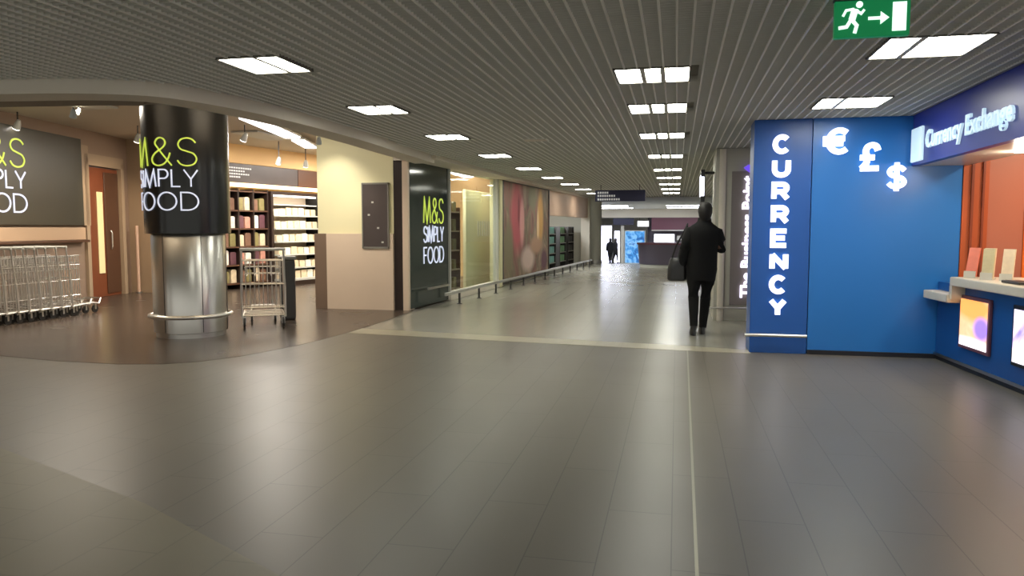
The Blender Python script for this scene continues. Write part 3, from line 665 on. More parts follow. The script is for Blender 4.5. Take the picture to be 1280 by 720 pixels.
# shop lighting
def strip_light(a, b, z, label, wd=0.22):
    a = Vector(a); b = Vector(b); d = b - a; t = thing('strip_light', label, 'light', (a.x, a.y, z), math.atan2(d.y, d.x))
    MB().box(0, d.length, -wd / 2, wd / 2, 0.03, 0.07).box(0.2, 0.24, -0.02, 0.02, 0.07, 3.42 - z).box(d.length - 0.24, d.length - 0.2, -0.02, 0.02, 0.07, 3.42 - z).build('housing', M['frame_white'], t)
    MB().box(0.02, d.length - 0.02, -wd / 2 + 0.02, wd / 2 - 0.02, 0.0, 0.03).build('tube', M['tube_lit'], t, bevel=0.01)
strip_light((-7.25, 12.0), (-7.9, 14.8), 3.32, 'long bright strip light on the shop ceiling right of the column', 0.36)
strip_light((-7.85, 14.9), (-8.3, 16.4), 3.28, 'shorter bright strip light deeper in the shop ceiling', 0.3)
strip_light((-7.3, 17.8), (-7.0, 20.8), 3.28, 'strip light near the back of the shop', 0.3)
strip_light((-5.3, 14.0), (-5.2, 15.8), 3.2, 'nearest strip light behind the shop window', 0.25)
strip_light((-5.6, 17.0), (-5.1, 19.6), 3.2, 'far strip light behind the shop window', 0.25)
def spot(x, y, z, top, label, power=0, aim=None, on=True, cone=70, col=(1, 0.92, 0.78)):
    t = thing('spotlight', label, 'spotlight', (x, y, z))
    rz = math.atan2(aim[1] - y, aim[0] - x) - PI / 2 if aim else 0.0; t.rotation_euler = (0, 0, rz)
    MB().tube([(0, 0, 0.06), (0, 0, top - z)], 0.012, 6).build('stem', M['dkgrey'], t)
    tl = R(35)
    dy, dz = math.sin(tl), -math.cos(tl)
    MB().tube([(0, -0.06 * dy, 0.06), (0, 0, 0), (0, 0.09 * dy, 0.09 * dz)], [0.03, 0.05, 0.065], 14).build('head', M['frame_white'], t, smooth=True)
    if on: MB().tube([(0, 0.09 * dy, 0.09 * dz), (0, 0.10 * dy, 0.10 * dz)], [0.058, 0.058], 14).build('lamp', M['spot_lit'], t)
    if power:
        ld = bpy.data.lights.new('spot_beam', 'SPOT'); ld.energy = power; ld.spot_size = R(cone); ld.spot_blend = 0.8; ld.color = col; ld.shadow_soft_size = 0.06
        lo = bpy.data.objects.new('spot_beam', ld); COL.objects.link(lo); lo.parent = t; lo.location = (0, 0.16 * dy, 0.16 * dz)
        tgt = Vector(aim) - Vector((x, y, z)); tgt.rotate(Matrix.Rotation(-rz, 3, 'Z')); lo.rotation_euler = (tgt - lo.location).to_track_quat('-Z', 'Y').to_euler()
    return t
spot(-5.95, 11.5, 3.12, 3.42, 'spotlight aimed at the cream wall', 34, (-5.9, 12.65, 1.9))
spot(-5.3, 11.2, 3.12, 3.42, 'second spotlight aimed at the stone cladding of the cream wall', 26, (-5.4, 12.6, 0.9), col=(1, 0.82, 0.66))
spot(-11.0, 11.05, 3.22, 3.42, 'glowing spotlight at the top of the black wall sign', 0, (-12, 11.3, 2))
spot(-5.35, 5.98, 2.49, 2.585, 'small unlit spotlight under the curved soffit at far left', 0, (-8, 8, 1), on=False).scale = (0.5, 0.5, 0.5)
spot(-4.2, 8.5, 2.50, 2.57, 'small unlit spotlight under the soffit right of the column', 0, (-6, 12, 1), on=False).scale = (0.55, 0.55, 0.55)
spot(-8.1, 13.3, 3.2, 3.42, 'small bright spotlight next to the long strip light', 40, (-9.8, 14, 1.5))
spot(-8.9, 16.0, 3.0, 3.42, 'bright spotlight in front of the yellow shop bulkhead', 60, (-10.2, 17.2, 1.5))
spot(-8.7, 16.9, 3.0, 3.42, 'bright spotlight in front of the chilled cabinet', 60, (-9.9, 18.6, 1.3))
k = 0
for (x, y, z) in ((-5.0, 14.9, 2.95), (-4.9, 16.2, 2.9), (-4.85, 17.3, 2.95)):
    spot(x, y, z, 3.42, ('left', 'middle', 'right')[k] + ' spotlight near the ceiling behind the shop window', 25, (x - 0.2, y + 1.2, 1.2)); k += 1
spot(-9.3, 10.5, 3.30, 3.42, 'small added spotlight with a dark face over the nested trolley row', 30, (-10.3, 10.3, 0.8), on=False, col=(1, 0.85, 0.7)).scale = (0.6, 0.6, 0.6)  # beam added for the trolleys, its lamp face left dark
spot(-10.2, 13.0, 3.2, 3.42, 'spotlight washing the wooden door wall', 60, (-11.8, 14.0, 1.6), col=(1, 0.78, 0.55))

for k, (x, y) in enumerate(((-5.33, 17.9), (-5.01, 18.4), (-5.95, 20.6), (-5.2, 20.3), (-6.0, 21.6))):
    t = thing('shop_lamp', ('first', 'second', 'third', 'fourth', 'fifth')[k] + ' glowing shop lamp seen high through the shop window, counted from the front', 'lamp', (x, y, 3.05), 0, 'glowing lamps behind the shop window')
    MB().sphere((0, 0, 0), 0.30, 0.30, 0.15, 18, 10).build('globe', M['globe_lit'], t, smooth=True)
    MB().lathe([(0.10, 0.12), (0.10, 0.16)], 16).build('cap', M['dkgrey'], t)
    MB().tube([(0, 0, 0.14), (0, 0, 0.37)], 0.012, 6).build('stem', M['dkgrey'], t)
def area_lamp(x, y, z, label, power, sx, sy, col=(1, 0.9, 0.76), tilt=(0, 0, 0), up=False):  # area lights with a plain housing, added to brighten dim parts of the shops
    t = thing('added_cove_lamp' if up else 'added_fill_lamp', label, 'lamp', (x, y, z), tilt[2])
    MB().box(-sx / 2, sx / 2, -sy / 2, sy / 2, 0.02 if not up else -0.05, 0.05 if not up else -0.01).build('housing', M['frame_white'], t)
    ld = bpy.data.lights.new('lamp_beam', 'AREA'); ld.energy = power; ld.shape = 'RECTANGLE'; ld.size = sx; ld.size_y = sy; ld.color = col
    lo = bpy.data.objects.new('lamp_beam', ld); COL.objects.link(lo); lo.parent = t; lo.rotation_euler = (PI if up else 0, 0, 0)
    return t
area_lamp(-7.6, 6.35, 2.72, 'unseen added lamp on top of the curved bulkhead lighting the left of the shop ceiling', 26, 2.4, 0.15, up=True)  # added out of view to lift the shop ceiling
area_lamp(-4.72, 8.4, 2.74, 'unseen added lamp on top of the curved bulkhead near the big column', 22, 0.15, 1.6, up=True)  # second added lamp, hidden behind the fascia
area_lamp(-9.2, 10.0, 3.36, 'added ceiling fill lamp over the trolley row', 60, 0.6, 1.8)  # this and the next four are added fill for the shop interior
area_lamp(-8.2, 18.5, 3.36, 'added ceiling fill lamp in front of the chilled cabinet', 90, 0.8, 2.4, (1, 0.93, 0.84))
area_lamp(-8.6, 14.8, 3.36, 'added ceiling fill lamp in front of the dark shelving', 70, 0.6, 1.4, (1, 0.93, 0.84))
area_lamp(-6.2, 11.0, 3.36, 'added ceiling fill lamp in front of the cream wall', 18, 0.8, 0.5, (1, 0.94, 0.84))
area_lamp(-5.1, 15.8, 3.36, 'added ceiling fill lamp behind the shop window', 50, 0.4, 2.4, (1, 0.95, 0.85))
spot(-4.75, 17.2, 2.9, 3.42, 'added unlit spotlight turned towards the cream display board', 0, (-4.9, 18, 1.2), on=False)  # added fixture that gives no light itself
area_lamp(-4.62, 17.4, 3.3, 'added fill lamp over the cream display board behind the window', 50, 0.25, 1.8, (1, 0.96, 0.8))  # added light for the cream board
area_lamp(-5.0, 26.5, 2.44, 'added fill lamp in the far shop opening ceiling', 120, 0.8, 3.0, (0.95, 0.98, 1.0))  # added fill for the racks in the far opening
# ------------------------------------------------------------------ trolleys
def make_trolley(label, loc, rz, group):
    t = thing('luggage_trolley', label, 'trolley', loc, rz, group)
    fr = MB()
    for s in (-1, 1):
        fr.tube([(0.30 * s, 0.0, 0.17), (0.30 * s, -0.02, 0.6), (0.29 * s, -0.08, 1.12)], 0.014, 8)
        fr.tube([(0.30 * s, -0.02, 0.17), (0.27 * s, 0.45, 0.19), (0.18 * s, 0.68, 0.15), (0.17 * s, 0.74, 0.24)], 0.014, 8)
    fr.tube([(-0.17, 0.74, 0.24), (0.17, 0.74, 0.24)], 0.012, 8)
    for y, w_, z in ((0.1, 0.29, 0.175), (0.45, 0.265, 0.185), (0.64, 0.19, 0.155)): fr.tube([(-w_, y, z), (w_, y, z)], 0.011, 6)
    fr.build('frame', M['chrome'], t, smooth=True)
    MB().tube([(-0.31, -0.085, 1.14), (0.31, -0.085, 1.14)], 0.02, 10).build('handle', M['frame_white'], t, smooth=True)
    bp = MB()
    for k in range(9): x = -0.24 + 0.06 * k; bp.tube([(x, -0.01, 0.3), (x, -0.06, 0.98)], 0.006, 5)
    for s in (-1, 1):
        for k in range(4): bp.tube([(0.295 * s, 0.02 + 0.05 * k, 0.2), (0.28 * s, 0.02 + 0.05 * k, 1.0)], 0.006, 5)
        for z in (0.35, 0.6, 0.85, 1.0): bp.tube([(0.295 * s, -0.02, z), (0.29 * s, 0.18, z)], 0.006, 5)
    for z, y in ((0.3, -0.01), (0.64, -0.03), (0.98, -0.06)): bp.tube([(-0.29, y, z), (0.29, y, z)], 0.008, 5)
    bp.build('back_grille', M['chrome'], t)
    bk = MB()
    for z in (0.78, 0.88, 0.98): bk.tube([(-0.25, -0.03, z), (-0.23, 0.2, z), (0.23, 0.2, z), (0.25, -0.03, z)], 0.006, 5)
    for k in range(5): x = -0.22 + 0.11 * k; bk.tube([(x, 0.2, 0.98), (x, 0.2, 0.78), (x, -0.03, 0.76)], 0.005, 5)
    bk.build('basket', M['chrome'], t)
    for x, y in ((-0.27, 0.03), (0.27, 0.03), (-0.17, 0.6), (0.17, 0.6)):
        wv = MB(); n_ = 16
        wv.loft([[(x + dx, y + 0.062 * math.cos(2 * PI * q_ / n_), 0.066 + 0.062 * math.sin(2 * PI * q_ / n_)) for q_ in range(n_)] for dx in (-0.014, 0.014)])
        wo = wv.build('wheel', M['blackmat'], t)
        MB().box(x - 0.022, x - 0.016, y - 0.015, y + 0.015, 0.06, 0.16).box(x + 0.016, x + 0.022, y - 0.015, y + 0.015, 0.06, 0.16).box(x - 0.022, x + 0.022, y - 0.015, y + 0.015, 0.15, 0.165).build('fork', M['steel'], wo)
    return t
NR = 14; t0 = None
for k in range(NR):
    s = k * 0.2; x = -9.98 + 0.05 * (s - 2.0); y = 8.0 + s
    ordn = ['farthest right', 'second from the right', 'third from the right', 'fourth from the right', 'fifth from the right', 'sixth from the right', 'seventh from the right', 'eighth from the right', 'ninth from the right', 'tenth from the right', 'eleventh from the right', 'twelfth from the right', 'thirteenth from the right', 'fourteenth from the right'][NR - 1 - k]
    lab = f'chrome wire trolley, {ordn} in the nested row at far left'
    if t0 is None: t0 = make_trolley(lab, (x, y, 0.003), R(-2), 'nested trolleys along the left wall')
    else: dup(t0, (x, y, 0.003), R(-2), lab, 'nested trolleys along the left wall')
va2 = R(31)
for k, lab in ((0, 'front chrome trolley parked right of the steel column'), (1, 'rear chrome trolley nested behind the one right of the steel column')):
    dup(t0, (-5.83 - 0.24 * k * math.sin(va2), 9.95 + 0.24 * k * math.cos(va2), 0.003), va2, lab, 'trolleys parked by the steel column')
# pale carrier of leaflets / dark crate on the parked trolleys
t = thing('storage_crate', 'dark grey upright crate standing on the trolleys right of the column', 'crate', (-6.05, 10.85, 0.003), va2)
MB().box(-0.02, 0.22, 0.0, 0.2, 0.0, 0.95).build('body', M['dkgrey'], t, bevel=0.03)
MB().box(-0.04, 0.24, -0.02, 0.22, 0.95, 1.0).build('lid', M['grey'], t, bevel=0.01)

# ------------------------------------------------------------------ blue currency kiosk (right)
t = thing('currency_pillar', 'deep blue pillar with white vertical lettering CURRENCY', 'pillar', (0, 9.2, 0))
MB().box(0.85, 1.48, 0.0, 0.45, 0.0, Zc).build('body', M['blue_pillar'], t, bevel=0.006)
zc = 2.512
for i, ch in enumerate('CURRENCY'):
    z1 = zc - 0.2665 * i; bold_char(ch, 1.05, 1.255, z1 - 0.224, z1 - 0.002, 0.058, -0.03, -0.002).build('letter', M['letter'], t)
MB().tube([(0.79, -0.07, 0.215), (1.47, -0.07, 0.215)], 0.02, 12).box(0.95, 0.97, -0.07, 0.0, 0.205, 0.225).box(1.38, 1.40, -0.07, 0.0, 0.205, 0.225).build('bumper_rail', M['chrome'], t, smooth=True)
MB().box(1.49, 3.04, 9.215, 9.4, 0.0, Zc).build('wall_kiosk', M['blue_wall'], kind='structure')
MB().box(1.49, 2.84, 9.19, 9.215, 0.0, 0.05).build('baseboard_kiosk', M['skirt'], kind='structure')
for ch, x0, x1, z0, z1, lab in (('€', 1.56, 1.90, 2.27, 2.57, 'white lit euro symbol, highest on the blue wall'), ('£', 1.95, 2.21, 2.08, 2.40, 'white lit pound symbol between euro and dollar'), ('$', 2.26, 2.48, 1.86, 2.17, 'white lit dollar symbol, lowest on the blue wall')):
    o = bold_char(ch, x0, x1, z0, z1, 0.062 if ch != '$' else 0.048, -0.04, -0.002).build('currency_symbol', M['letter'])
    place(o, (0, 9.215, 0)); tag(o, lab, 'symbol', 'currency symbols on the blue wall')
# counter: local x runs toward the viewer, faces the hall
CR = R(-85.62); CO = (2.84, 9.2, 0)
t = thing('service_counter', 'blue exchange counter with a pale worktop and lower ledge', 'counter', CO, CR)
MB().box(-0.0, 5.2, 0.0, 0.08, 0.06, 0.86).build('front_panel', M['blue_counter'], t)
MB().box(0.0, 5.2, -0.005, 0.08, 0.0, 0.06).build('skirting', M['skirt'], t)
MB().box(0.0, 5.2, -0.02, -0.006, 0.045, 0.075).build('trim_bar', M['steel'], t)
MB().box(0.60, 5.2, -0.13, 0.55, 0.86, 0.95).build('worktop', M['worktop'], t, bevel=0.012)
MB().box(0.015, 0.62, -0.16, 0.14, 0.68, 0.77).build('ledge', M['worktop'], t, bevel=0.012)
MB().box(0.60, 0.66, -0.128, 0.08, 0.72, 0.86).build('upstand', M['worktop'], t)
for (a, b, lab, cols, bl) in ((0.62, 1.26, 'glowing orange and white poster box on the blue counter front', [(235, 175, 130), (240, 190, 150), (238, 205, 190)], [(0.92, 0.66, 0.5, 0.16, (240, 160, 85)), (1.12, 0.47, 0.2, 0.14, (150, 120, 235)), (0.9, 0.28, 0.6, 0.10, (250, 240, 250))]),
                               (1.68, 2.32, 'glowing violet and white poster box further right on the counter', [(150, 130, 235), (215, 200, 250), (240, 235, 255)], [(2.0, 0.3, 0.5, 0.14, (250, 245, 255))])):
    t = thing('poster_light_box', lab, 'poster', CO, CR)
    MB().box(a, b, -0.03, -0.001, 0.23, 0.77).build('frame', M['blackmat'] if a > 1 else M['maroon'], t, bevel=0.006)
    MB().box(a + 0.035, b - 0.035, -0.036, -0.03, 0.265, 0.735).build('screen', art_mat('poster_print', cols, (2.5, 2.5, 2.5), 1.25, a, bl), t)
# fascia sign over the counter
t = thing('fascia_sign', 'overhead dark blue fascia with pale lit words Currency Exchange', 'sign', (2.52, 9.2, 0), R(-90))
MB().box(0.0, 5.2, 0.0, 0.08, 2.13, Zc).build('panel', M['blue_fascia'], t)
MB().box(0.06, 0.42, -0.035, -0.002, 2.16, 2.52).build('logo_block', M['letter_cx'], t, bevel=0.01)
text_mb('Currency Exchange', 0.52, 2.62, 2.215, 2.455, -0.025, -0.002, off=0.02).build('lettering', M['letter_cx'], t)
MB().box(0.0, 5.2, 0.081, 0.56, 2.13, 2.17).build('soffit_board', M['worktop'], t)
for k in range(2):
    o = MB().lathe([(0.045, 2.118), (0.05, 2.129)], 20, (0.0, 0.0)); o.map(lambda x, y, z, k=k: (x + 1.6 + k * 1.3, y + 0.44, z)); o.build('downlight', M['spot_lit'], t)
    ld = bpy.data.lights.new('downlight_beam', 'POINT'); ld.energy = 5; ld.color = (1, 0.86, 0.7); ld.shadow_soft_size = 0.04
    lo = bpy.data.objects.new('downlight_beam', ld); COL.objects.link(lo); lo.parent = t; lo.location = (1.6 + k * 1.3, 0.44, 2.07)
# kiosk interior
MB().box(3.045, 3.30, 9.20, 9.36, 0.0, Zc).build('wall_orange_1', M['orange'], kind='structure')
MB().box(3.30, 3.66, 9.22, 9.36, 0.0, Zc).build('wall_orange_2', M['rose'], kind='structure')
MB().box(3.66, 6.0, 9.20, 9.36, 0.0, Zc).build('wall_orange_3', M['orange_br'], kind='structure')
MB().box(3.12, 3.145, 9.17, 9.20, 0.0, Zc).box(3.23, 3.25, 9.17, 9.20, 0.0, Zc).build('trim_10', M['orange_dk'], kind='structure')
MB().box(5.9, 6.0, 3.5, 9.2, 0.0, Zc).build('wall_kiosk_back', M['orange'], kind='structure')
ld = bpy.data.lights.new('kiosk_lamp', 'AREA'); ld.energy = 28; ld.size = 0.5; ld.color = (1, 0.78, 0.55)
t = thing('kiosk_ceiling_lamp', 'warm square lamp in the ceiling inside the exchange kiosk', 'light', (4.0, 8.0, Zc))
MB().box(-0.25, 0.25, -0.25, 0.25, -0.02, 0.0).build('housing', M['frame_white'], t)
lo = bpy.data.objects.new('lamp_beam', ld); COL.objects.link(lo); lo.parent = t; lo.location = (0, 0, -0.03)
# brochures in holders on the worktop
def c_fn(x, y, z):
    v = Matrix.Rotation(CR, 3, 'Z') @ Vector((x, y, 0)); return (CO[0] + v.x, CO[1] + v.y, z)
for (x, y, mm, lab, tilt) in ((0.80, -0.02, 'brochure_red', 'reddish leaflet leaning at the left end of the counter', 0.10), (0.94, 0.08, 'brochure', 'cream leaflet standing upright in the middle of the counter leaflets', 0.05), (1.10, 0.0, 'brochure_green', 'beige leaflet second from the right on the counter', 0.04), (1.26, 0.10, 'brochure', 'cream leaflet at the right end of the counter leaflets', 0.06)):
    t = thing('leaflet_holder', lab, 'leaflet', c_fn(x, y, 0.951), R(-38), 'leaflets on the exchange counter')
    lf = MB(); lf.add([(-0.05, 0, 0.012), (0.05, 0, 0.012), (0.05, 0.02, 0.012), (-0.05, 0.02, 0.012), (-0.05, tilt, 0.30), (0.05, tilt, 0.30), (0.05, 0.02 + tilt, 0.30), (-0.05, 0.02 + tilt, 0.30)], [(0,3,2,1),(4,5,6,7),(0,1,5,4),(1,2,6,5),(2,3,7,6),(3,0,4,7)])
    lf.build('leaflet', M[mm], t)
    MB().box(-0.054, 0.054, -0.02, 0.06, 0.0, 0.012).box(-0.054, 0.054, -0.02, -0.014, 0.012, 0.07).build('stand', M['frame_white'], t)
t = thing('counter_pad', 'small dark flat pad lying on the pale worktop', 'pad', c_fn(1.62, 0.02, 0.951), CR)
MB().box(-0.16, 0.16, -0.06, 0.10, 0.0, 0.025).build('body', M['dkgrey'], t, bevel=0.008)
MB().box(-0.12, 0.05, -0.04, 0.07, 0.0255, 0.029).build('inlay', M['board'], t)

# ------------------------------------------------------------------ exit sign
t = thing('exit_sign', 'green lit exit sign with white running figure, arrow and door', 'sign', (0.985, 4.4, 0), R(0))
MB().box(-0.185, 0.185, 0.0, 0.04, 2.455, 2.645).build('box', M['green_sign'], t, bevel=0.004)
MB().box(-0.19, 0.19, -0.003, 0.043, 2.647, 2.66).build('top_rim', M['dkgrey'], t)
MB().tube([(-0.12, 0.02, 2.66), (-0.12, 0.02, 2.775)], 0.006, 6).tube([(0.12, 0.02, 2.66), (0.12, 0.02, 2.775)], 0.006, 6).build('hanger', M['steel'], t)
pic = MB()
for ln, wd in (([(-0.085, 2.60), (-0.10, 2.545)], 0.034), ([(-0.10, 2.545), (-0.075, 2.515), (-0.085, 2.475)], 0.018), ([(-0.105, 2.545), (-0.125, 2.51), (-0.165, 2.505)], 0.018), ([(-0.085, 2.595), (-0.055, 2.575), (-0.04, 2.595)], 0.013), ([(-0.09, 2.6), (-0.13, 2.595), (-0.145, 2.565)], 0.013)):
    ribbon(pic, ln, wd, -0.006, -0.001)
pic.xzprism(arc(-0.065, 2.622, 0.017, 0.017, 0, 340, 16), -0.006, -0.001)
pic.build('running_figure', M['exit_white'], t)
ar = MB(); ribbon(ar, [(-0.02, 2.548), (0.05, 2.548)], 0.016, -0.006, -0.001); ar.xzprism([(0.04, 2.515), (0.082, 2.548), (0.04, 2.581)], -0.006, -0.001); ar.build('arrow', M['exit_white'], t)
MB().box(0.098, 0.165, -0.006, -0.001, 2.478, 2.625).build('door_symbol', M['exit_white'], t)

# ------------------------------------------------------------------ beyond the blue pillar: bureau pillar
t = thing('bureau_pillar', 'pale pillar with a mauve panel and lit vertical lettering behind the blue pillar', 'pillar', (0, 12.3, 0))
MB().box(0.58, 1.9, 0.0, 1.0, 0.0, Zc).build('body', M['greywall'], t, bevel=0.01)
MB().box(0.82, 1.85, -0.03, -0.001, 0.25, 2.32).build('panel', M['mauve'], t)
MB().tube([(0.68, -0.03, 0.0), (0.68, -0.03, 2.66)], 0.05, 14).build('pipe', M['bulk'], t, smooth=True)
text_mb('The Business Point', 0.975, 1.145, 0.37, 2.25, -0.06, -0.031, off=0.03, rot=True).build('lettering', mat('bureau_letters', (245, 240, 255), 0.4, emit=2.0, ecol=(236, 232, 255)), t)
MB().xzprism([(0.99, 2.37), (1.12, 2.26), (1.15, 2.38), (1.06, 2.42)], -0.05, -0.031).build('logo', M['purple_lit'], t)
MB().tube([(0.45, -0.10, 0.21), (1.4, -0.10, 0.21)], 0.016, 10).tube([(0.62, -0.1, 0.21), (0.62, 0.0, 0.21)], 0.01, 6).tube([(1.3, -0.1, 0.21), (1.3, 0.0, 0.21)], 0.01, 6).build('bumper_rail', M['chrome'], t, smooth=True)
t = thing('blade_sign', 'small black hanging sign with bright lit face above the walking person', 'sign', (0.36, 12.35, 0))
MB().box(0.0, 0.06, 0.0, 0.5, 1.86, 2.36).box(0.06, 0.21, 0.15, 0.2, 2.3, 2.34).build('case', M['blackmat'], t, bevel=0.006)
MB().box(-0.0, 0.05, -0.01, -0.001, 1.95, 2.25).box(-0.008, -0.001, 0.05, 0.45, 1.95, 2.28).build('lit_face', M['white_lit'], t)
MB().box(1.7, 1.9, 13.3, 31.0, 0, Zc).build('wall_right', M['greywall'], kind='structure')
MB().box(1.7, 1.9, 31.0, 50.0, -1.2, Zc).build('wall_right_far', M['greywall'], kind='structure')
MB().box(-7.2, -7.0, 31.0, 57.0, -1.2, Zc).build('wall_left_far', M['greywall'], kind='structure')
MB().box(-7.2, -3.7, 30.9, 31.05, 0, Zc).build('wall_left_return', M['greywall'], kind='structure')

# hanging direction sign
t = thing('hanging_sign', 'navy overhead direction sign with pale lettering over the corridor', 'sign', (-1.6, 22, 0))
MB().box(-0.71, 0.71, 0, 0.06, 2.21, 2.53).build('panel', M['navy'], t, bevel=0.008)
MB().tube([(-0.55, 0.03, 2.53), (-0.55, 0.03, 2.78)], 0.01, 6).tube([(0.55, 0.03, 2.53), (0.55, 0.03, 2.78)], 0.01, 6).build('hanger', M['dkgrey'], t)
tx = MB()
for k, (z, l_) in enumerate(((2.46, 0.28), (2.37, 0.48), (2.27, 0.6))):
    x = -0.64
    while x < -0.64 + l_: tx.box(x, x + 0.045, -0.008, -0.001, z - 0.03, z + 0.025); x += 0.065
tx.build('lettering', M['sign_text'], t)

# ------------------------------------------------------------------ far end of the corridor
MB().box(-7.0, 1.7, 50, 50.3, 2.12, Zc).build('trim_11', M['bulk'], kind='structure')
MB().box(-7.2, 1.9, 57, 57.2, -1.2, Zc).build('wall_end', M['far_wall'], kind='structure')
t = thing('round_column', 'pale slim column where the shopfront ends', 'column', (-3.30, 31.5, -0.02))
MB().lathe([(0.27, 0.0), (0.27, 2.70)], 28).build('shaft', M['greywall'], t, smooth=True); MB().lathe([(0.30, 0.01), (0.30, 0.15)], 28).build('base_ring', M['steel'], t)
def far_z(y): return -1.1 * min(1, (y - 31) / 24)
def lit_box(name, x0, x1, z0, z1, y, m, lab, cat, frame='grey', emitpart='screen'):
    t = thing(name, lab, cat, ((x0 + x1) / 2, y, 0)); h = (x1 - x0) / 2
    MB().box(-h, h, 0.0, 0.15, z0, z1).build('case', M[frame], t)
    MB().box(-h + 0.05, h - 0.05, -0.01, -0.001, z0 + 0.06, z1 - 0.06).build(emitpart, m, t)
    if z0 > 1.4: MB().tube([(-h * 0.6, 0.08, z1), (-h * 0.6, 0.08, Zc)], 0.015, 6).tube([(h * 0.6, 0.08, z1), (h * 0.6, 0.08, Zc)], 0.015, 6).build('hanger', M['grey'], t)
    return t
lit_box('lit_doorway', -5.05, -4.15, far_z(50.5), 1.65, 50.5, M['blue_white_lit'], 'tall bright white lit doorway at the far left end of the corridor', 'doorway')
lit_box('lit_doorway', -4.05, -3.62, far_z(50.5), 1.3, 50.5, M['blue_white_lit'], 'narrow bright strip doorway right of the taller lit doorway', 'doorway')
bl = art_mat('blue_far_print', [(20, 70, 130), (50, 120, 180), (120, 170, 210), (30, 80, 150)], (2, 2, 2), 0.9, 5.0)
t = lit_box('blue_poster', -3.35, -2.0, far_z(50.5), 1.3, 50.5, bl, 'blue picture poster at the far end of the corridor', 'poster', 'frame_white')
lit_box('lit_sign', -2.55, -1.75, 1.5, 1.95, 50.4, M['white_lit'], 'small white lit sign above the blue far poster', 'sign')
lit_box('dark_sign', -4.1, -2.75, 1.65, 2.1, 50.4, M['navy'], 'dark navy sign high beside the small white lit sign', 'sign', 'navy', 'face')
t = thing('shop_fascia', 'maroon shop fascia across the right of the far end', 'fascia', (0, 50.35, 0))
MB().box(-1.6, 1.65, -0.2, 0.1, 1.3, 2.119).build('panel', M['maroon'], t)
MB().box(-1.6, 1.65, -0.23, -0.201, 1.26, 1.34).build('lower_edge', M['steel'], t)
lit_box('menu_screen', -1.5, -0.1, 0.4, 1.1, 51.34, M['white_lit'], 'wide white lit menu screen under the maroon fascia', 'screen')
lit_box('menu_screen', -0.02, 0.7, 0.6, 1.0, 51.34, M['sign_text'], 'dim smaller menu screen right of the wide one', 'screen')
MB().box(-1.9, 1.7, 51.5, 51.7, -1.2, 2.6).build('wall_far_shop', M['kiosk_dk'], kind='structure')
MB().box(-5.35, -5.1, 50.4, 50.8, -1.2, 2.1).build('trim_12', M['greywall'], kind='structure')
MB().box(-6.9, -5.6, 50.45, 50.6, -1.2, 2.1).build('trim_13', M['far_wall'], kind='structure')
MB().box(-3.6, -3.38, 50.45, 50.7, -1.2, 1.6).build('trim_14', M['greywall'], kind='structure')
for x0, x1, lab in ((-5.6, -2.6, 'left wide strip light across the far corridor ceiling'), (-0.6, 1.4, 'right wide strip light across the far corridor ceiling')):
    for yy, pos in ((42.0, 'nearer'), (46.5, 'farther')):
        t = thing('ceiling_strip_light', pos + ' ' + lab, 'ceiling light', (x0, yy, Zc), 0, 'strip lights of the far ceiling')
        MB().box(0, x1 - x0, -0.5, 0.5, -0.03, -0.001).build('housing', M['frame_white'], t)
        MB().box(0.03, x1 - x0 - 0.03, -0.47, 0.47, -0.04, -0.03).build('diffuser', M['far_lit'], t)
# curved info kiosk
t = thing('info_desk', 'low dark rounded desk in the middle of the far corridor', 'desk', (-0.2, 28.9, 0.002))
MB().ell([(0, 0, 0.10, 1.12, 0.85), (0, 0, 0.12, 1.16, 0.9), (0, 0, 0.84, 1.22, 0.96)], 40).build('body', M['kiosk_dk'], t, smooth=True)
MB().ell([(0, 0, 0.84, 1.26, 1.0), (0, 0, 0.9, 1.26, 1.0)], 40).build('desk_top', M['maroon'], t, smooth=True)
MB().ell([(0, 0, 0.0, 1.14, 0.88), (0, 0, 0.10, 1.14, 0.88)], 40).build('plinth', M['frame_white'], t, smooth=True)

# ------------------------------------------------------------------ people
def skin_mesh(nodes, edges, name, m, parent, sub=1):
    """nodes: list of (pos, radius_x, radius_y); first node is the root"""
    me = bpy.data.meshes.new(name); me.from_pydata([n_[0] for n_ in nodes], edges, []); me.update()
    o = bpy.data.objects.new(name, me); COL.objects.link(o)
    md = o.modifiers.new('skin', 'SKIN'); md.use_smooth_shade = True
    for i_, n_ in enumerate(nodes):
        sv = me.skin_vertices[0].data[i_]; sv.radius = (n_[1], n_[2]); sv.use_root = (i_ == 0)
    s_ = o.modifiers.new('sub', 'SUBSURF'); s_.levels = sub; s_.render_levels = sub
    bpy.context.view_layer.update(); dg = bpy.context.evaluated_depsgraph_get()
    nm = bpy.data.meshes.new_from_object(o.evaluated_get(dg)); bpy.data.objects.remove(o); bpy.data.meshes.remove(me)
    o = bpy.data.objects.new(name, nm); COL.objects.link(o); nm.materials.clear(); nm.materials.append(m)
    for p in nm.polygons: p.use_smooth = True
    if parent: o.parent = parent
    return o
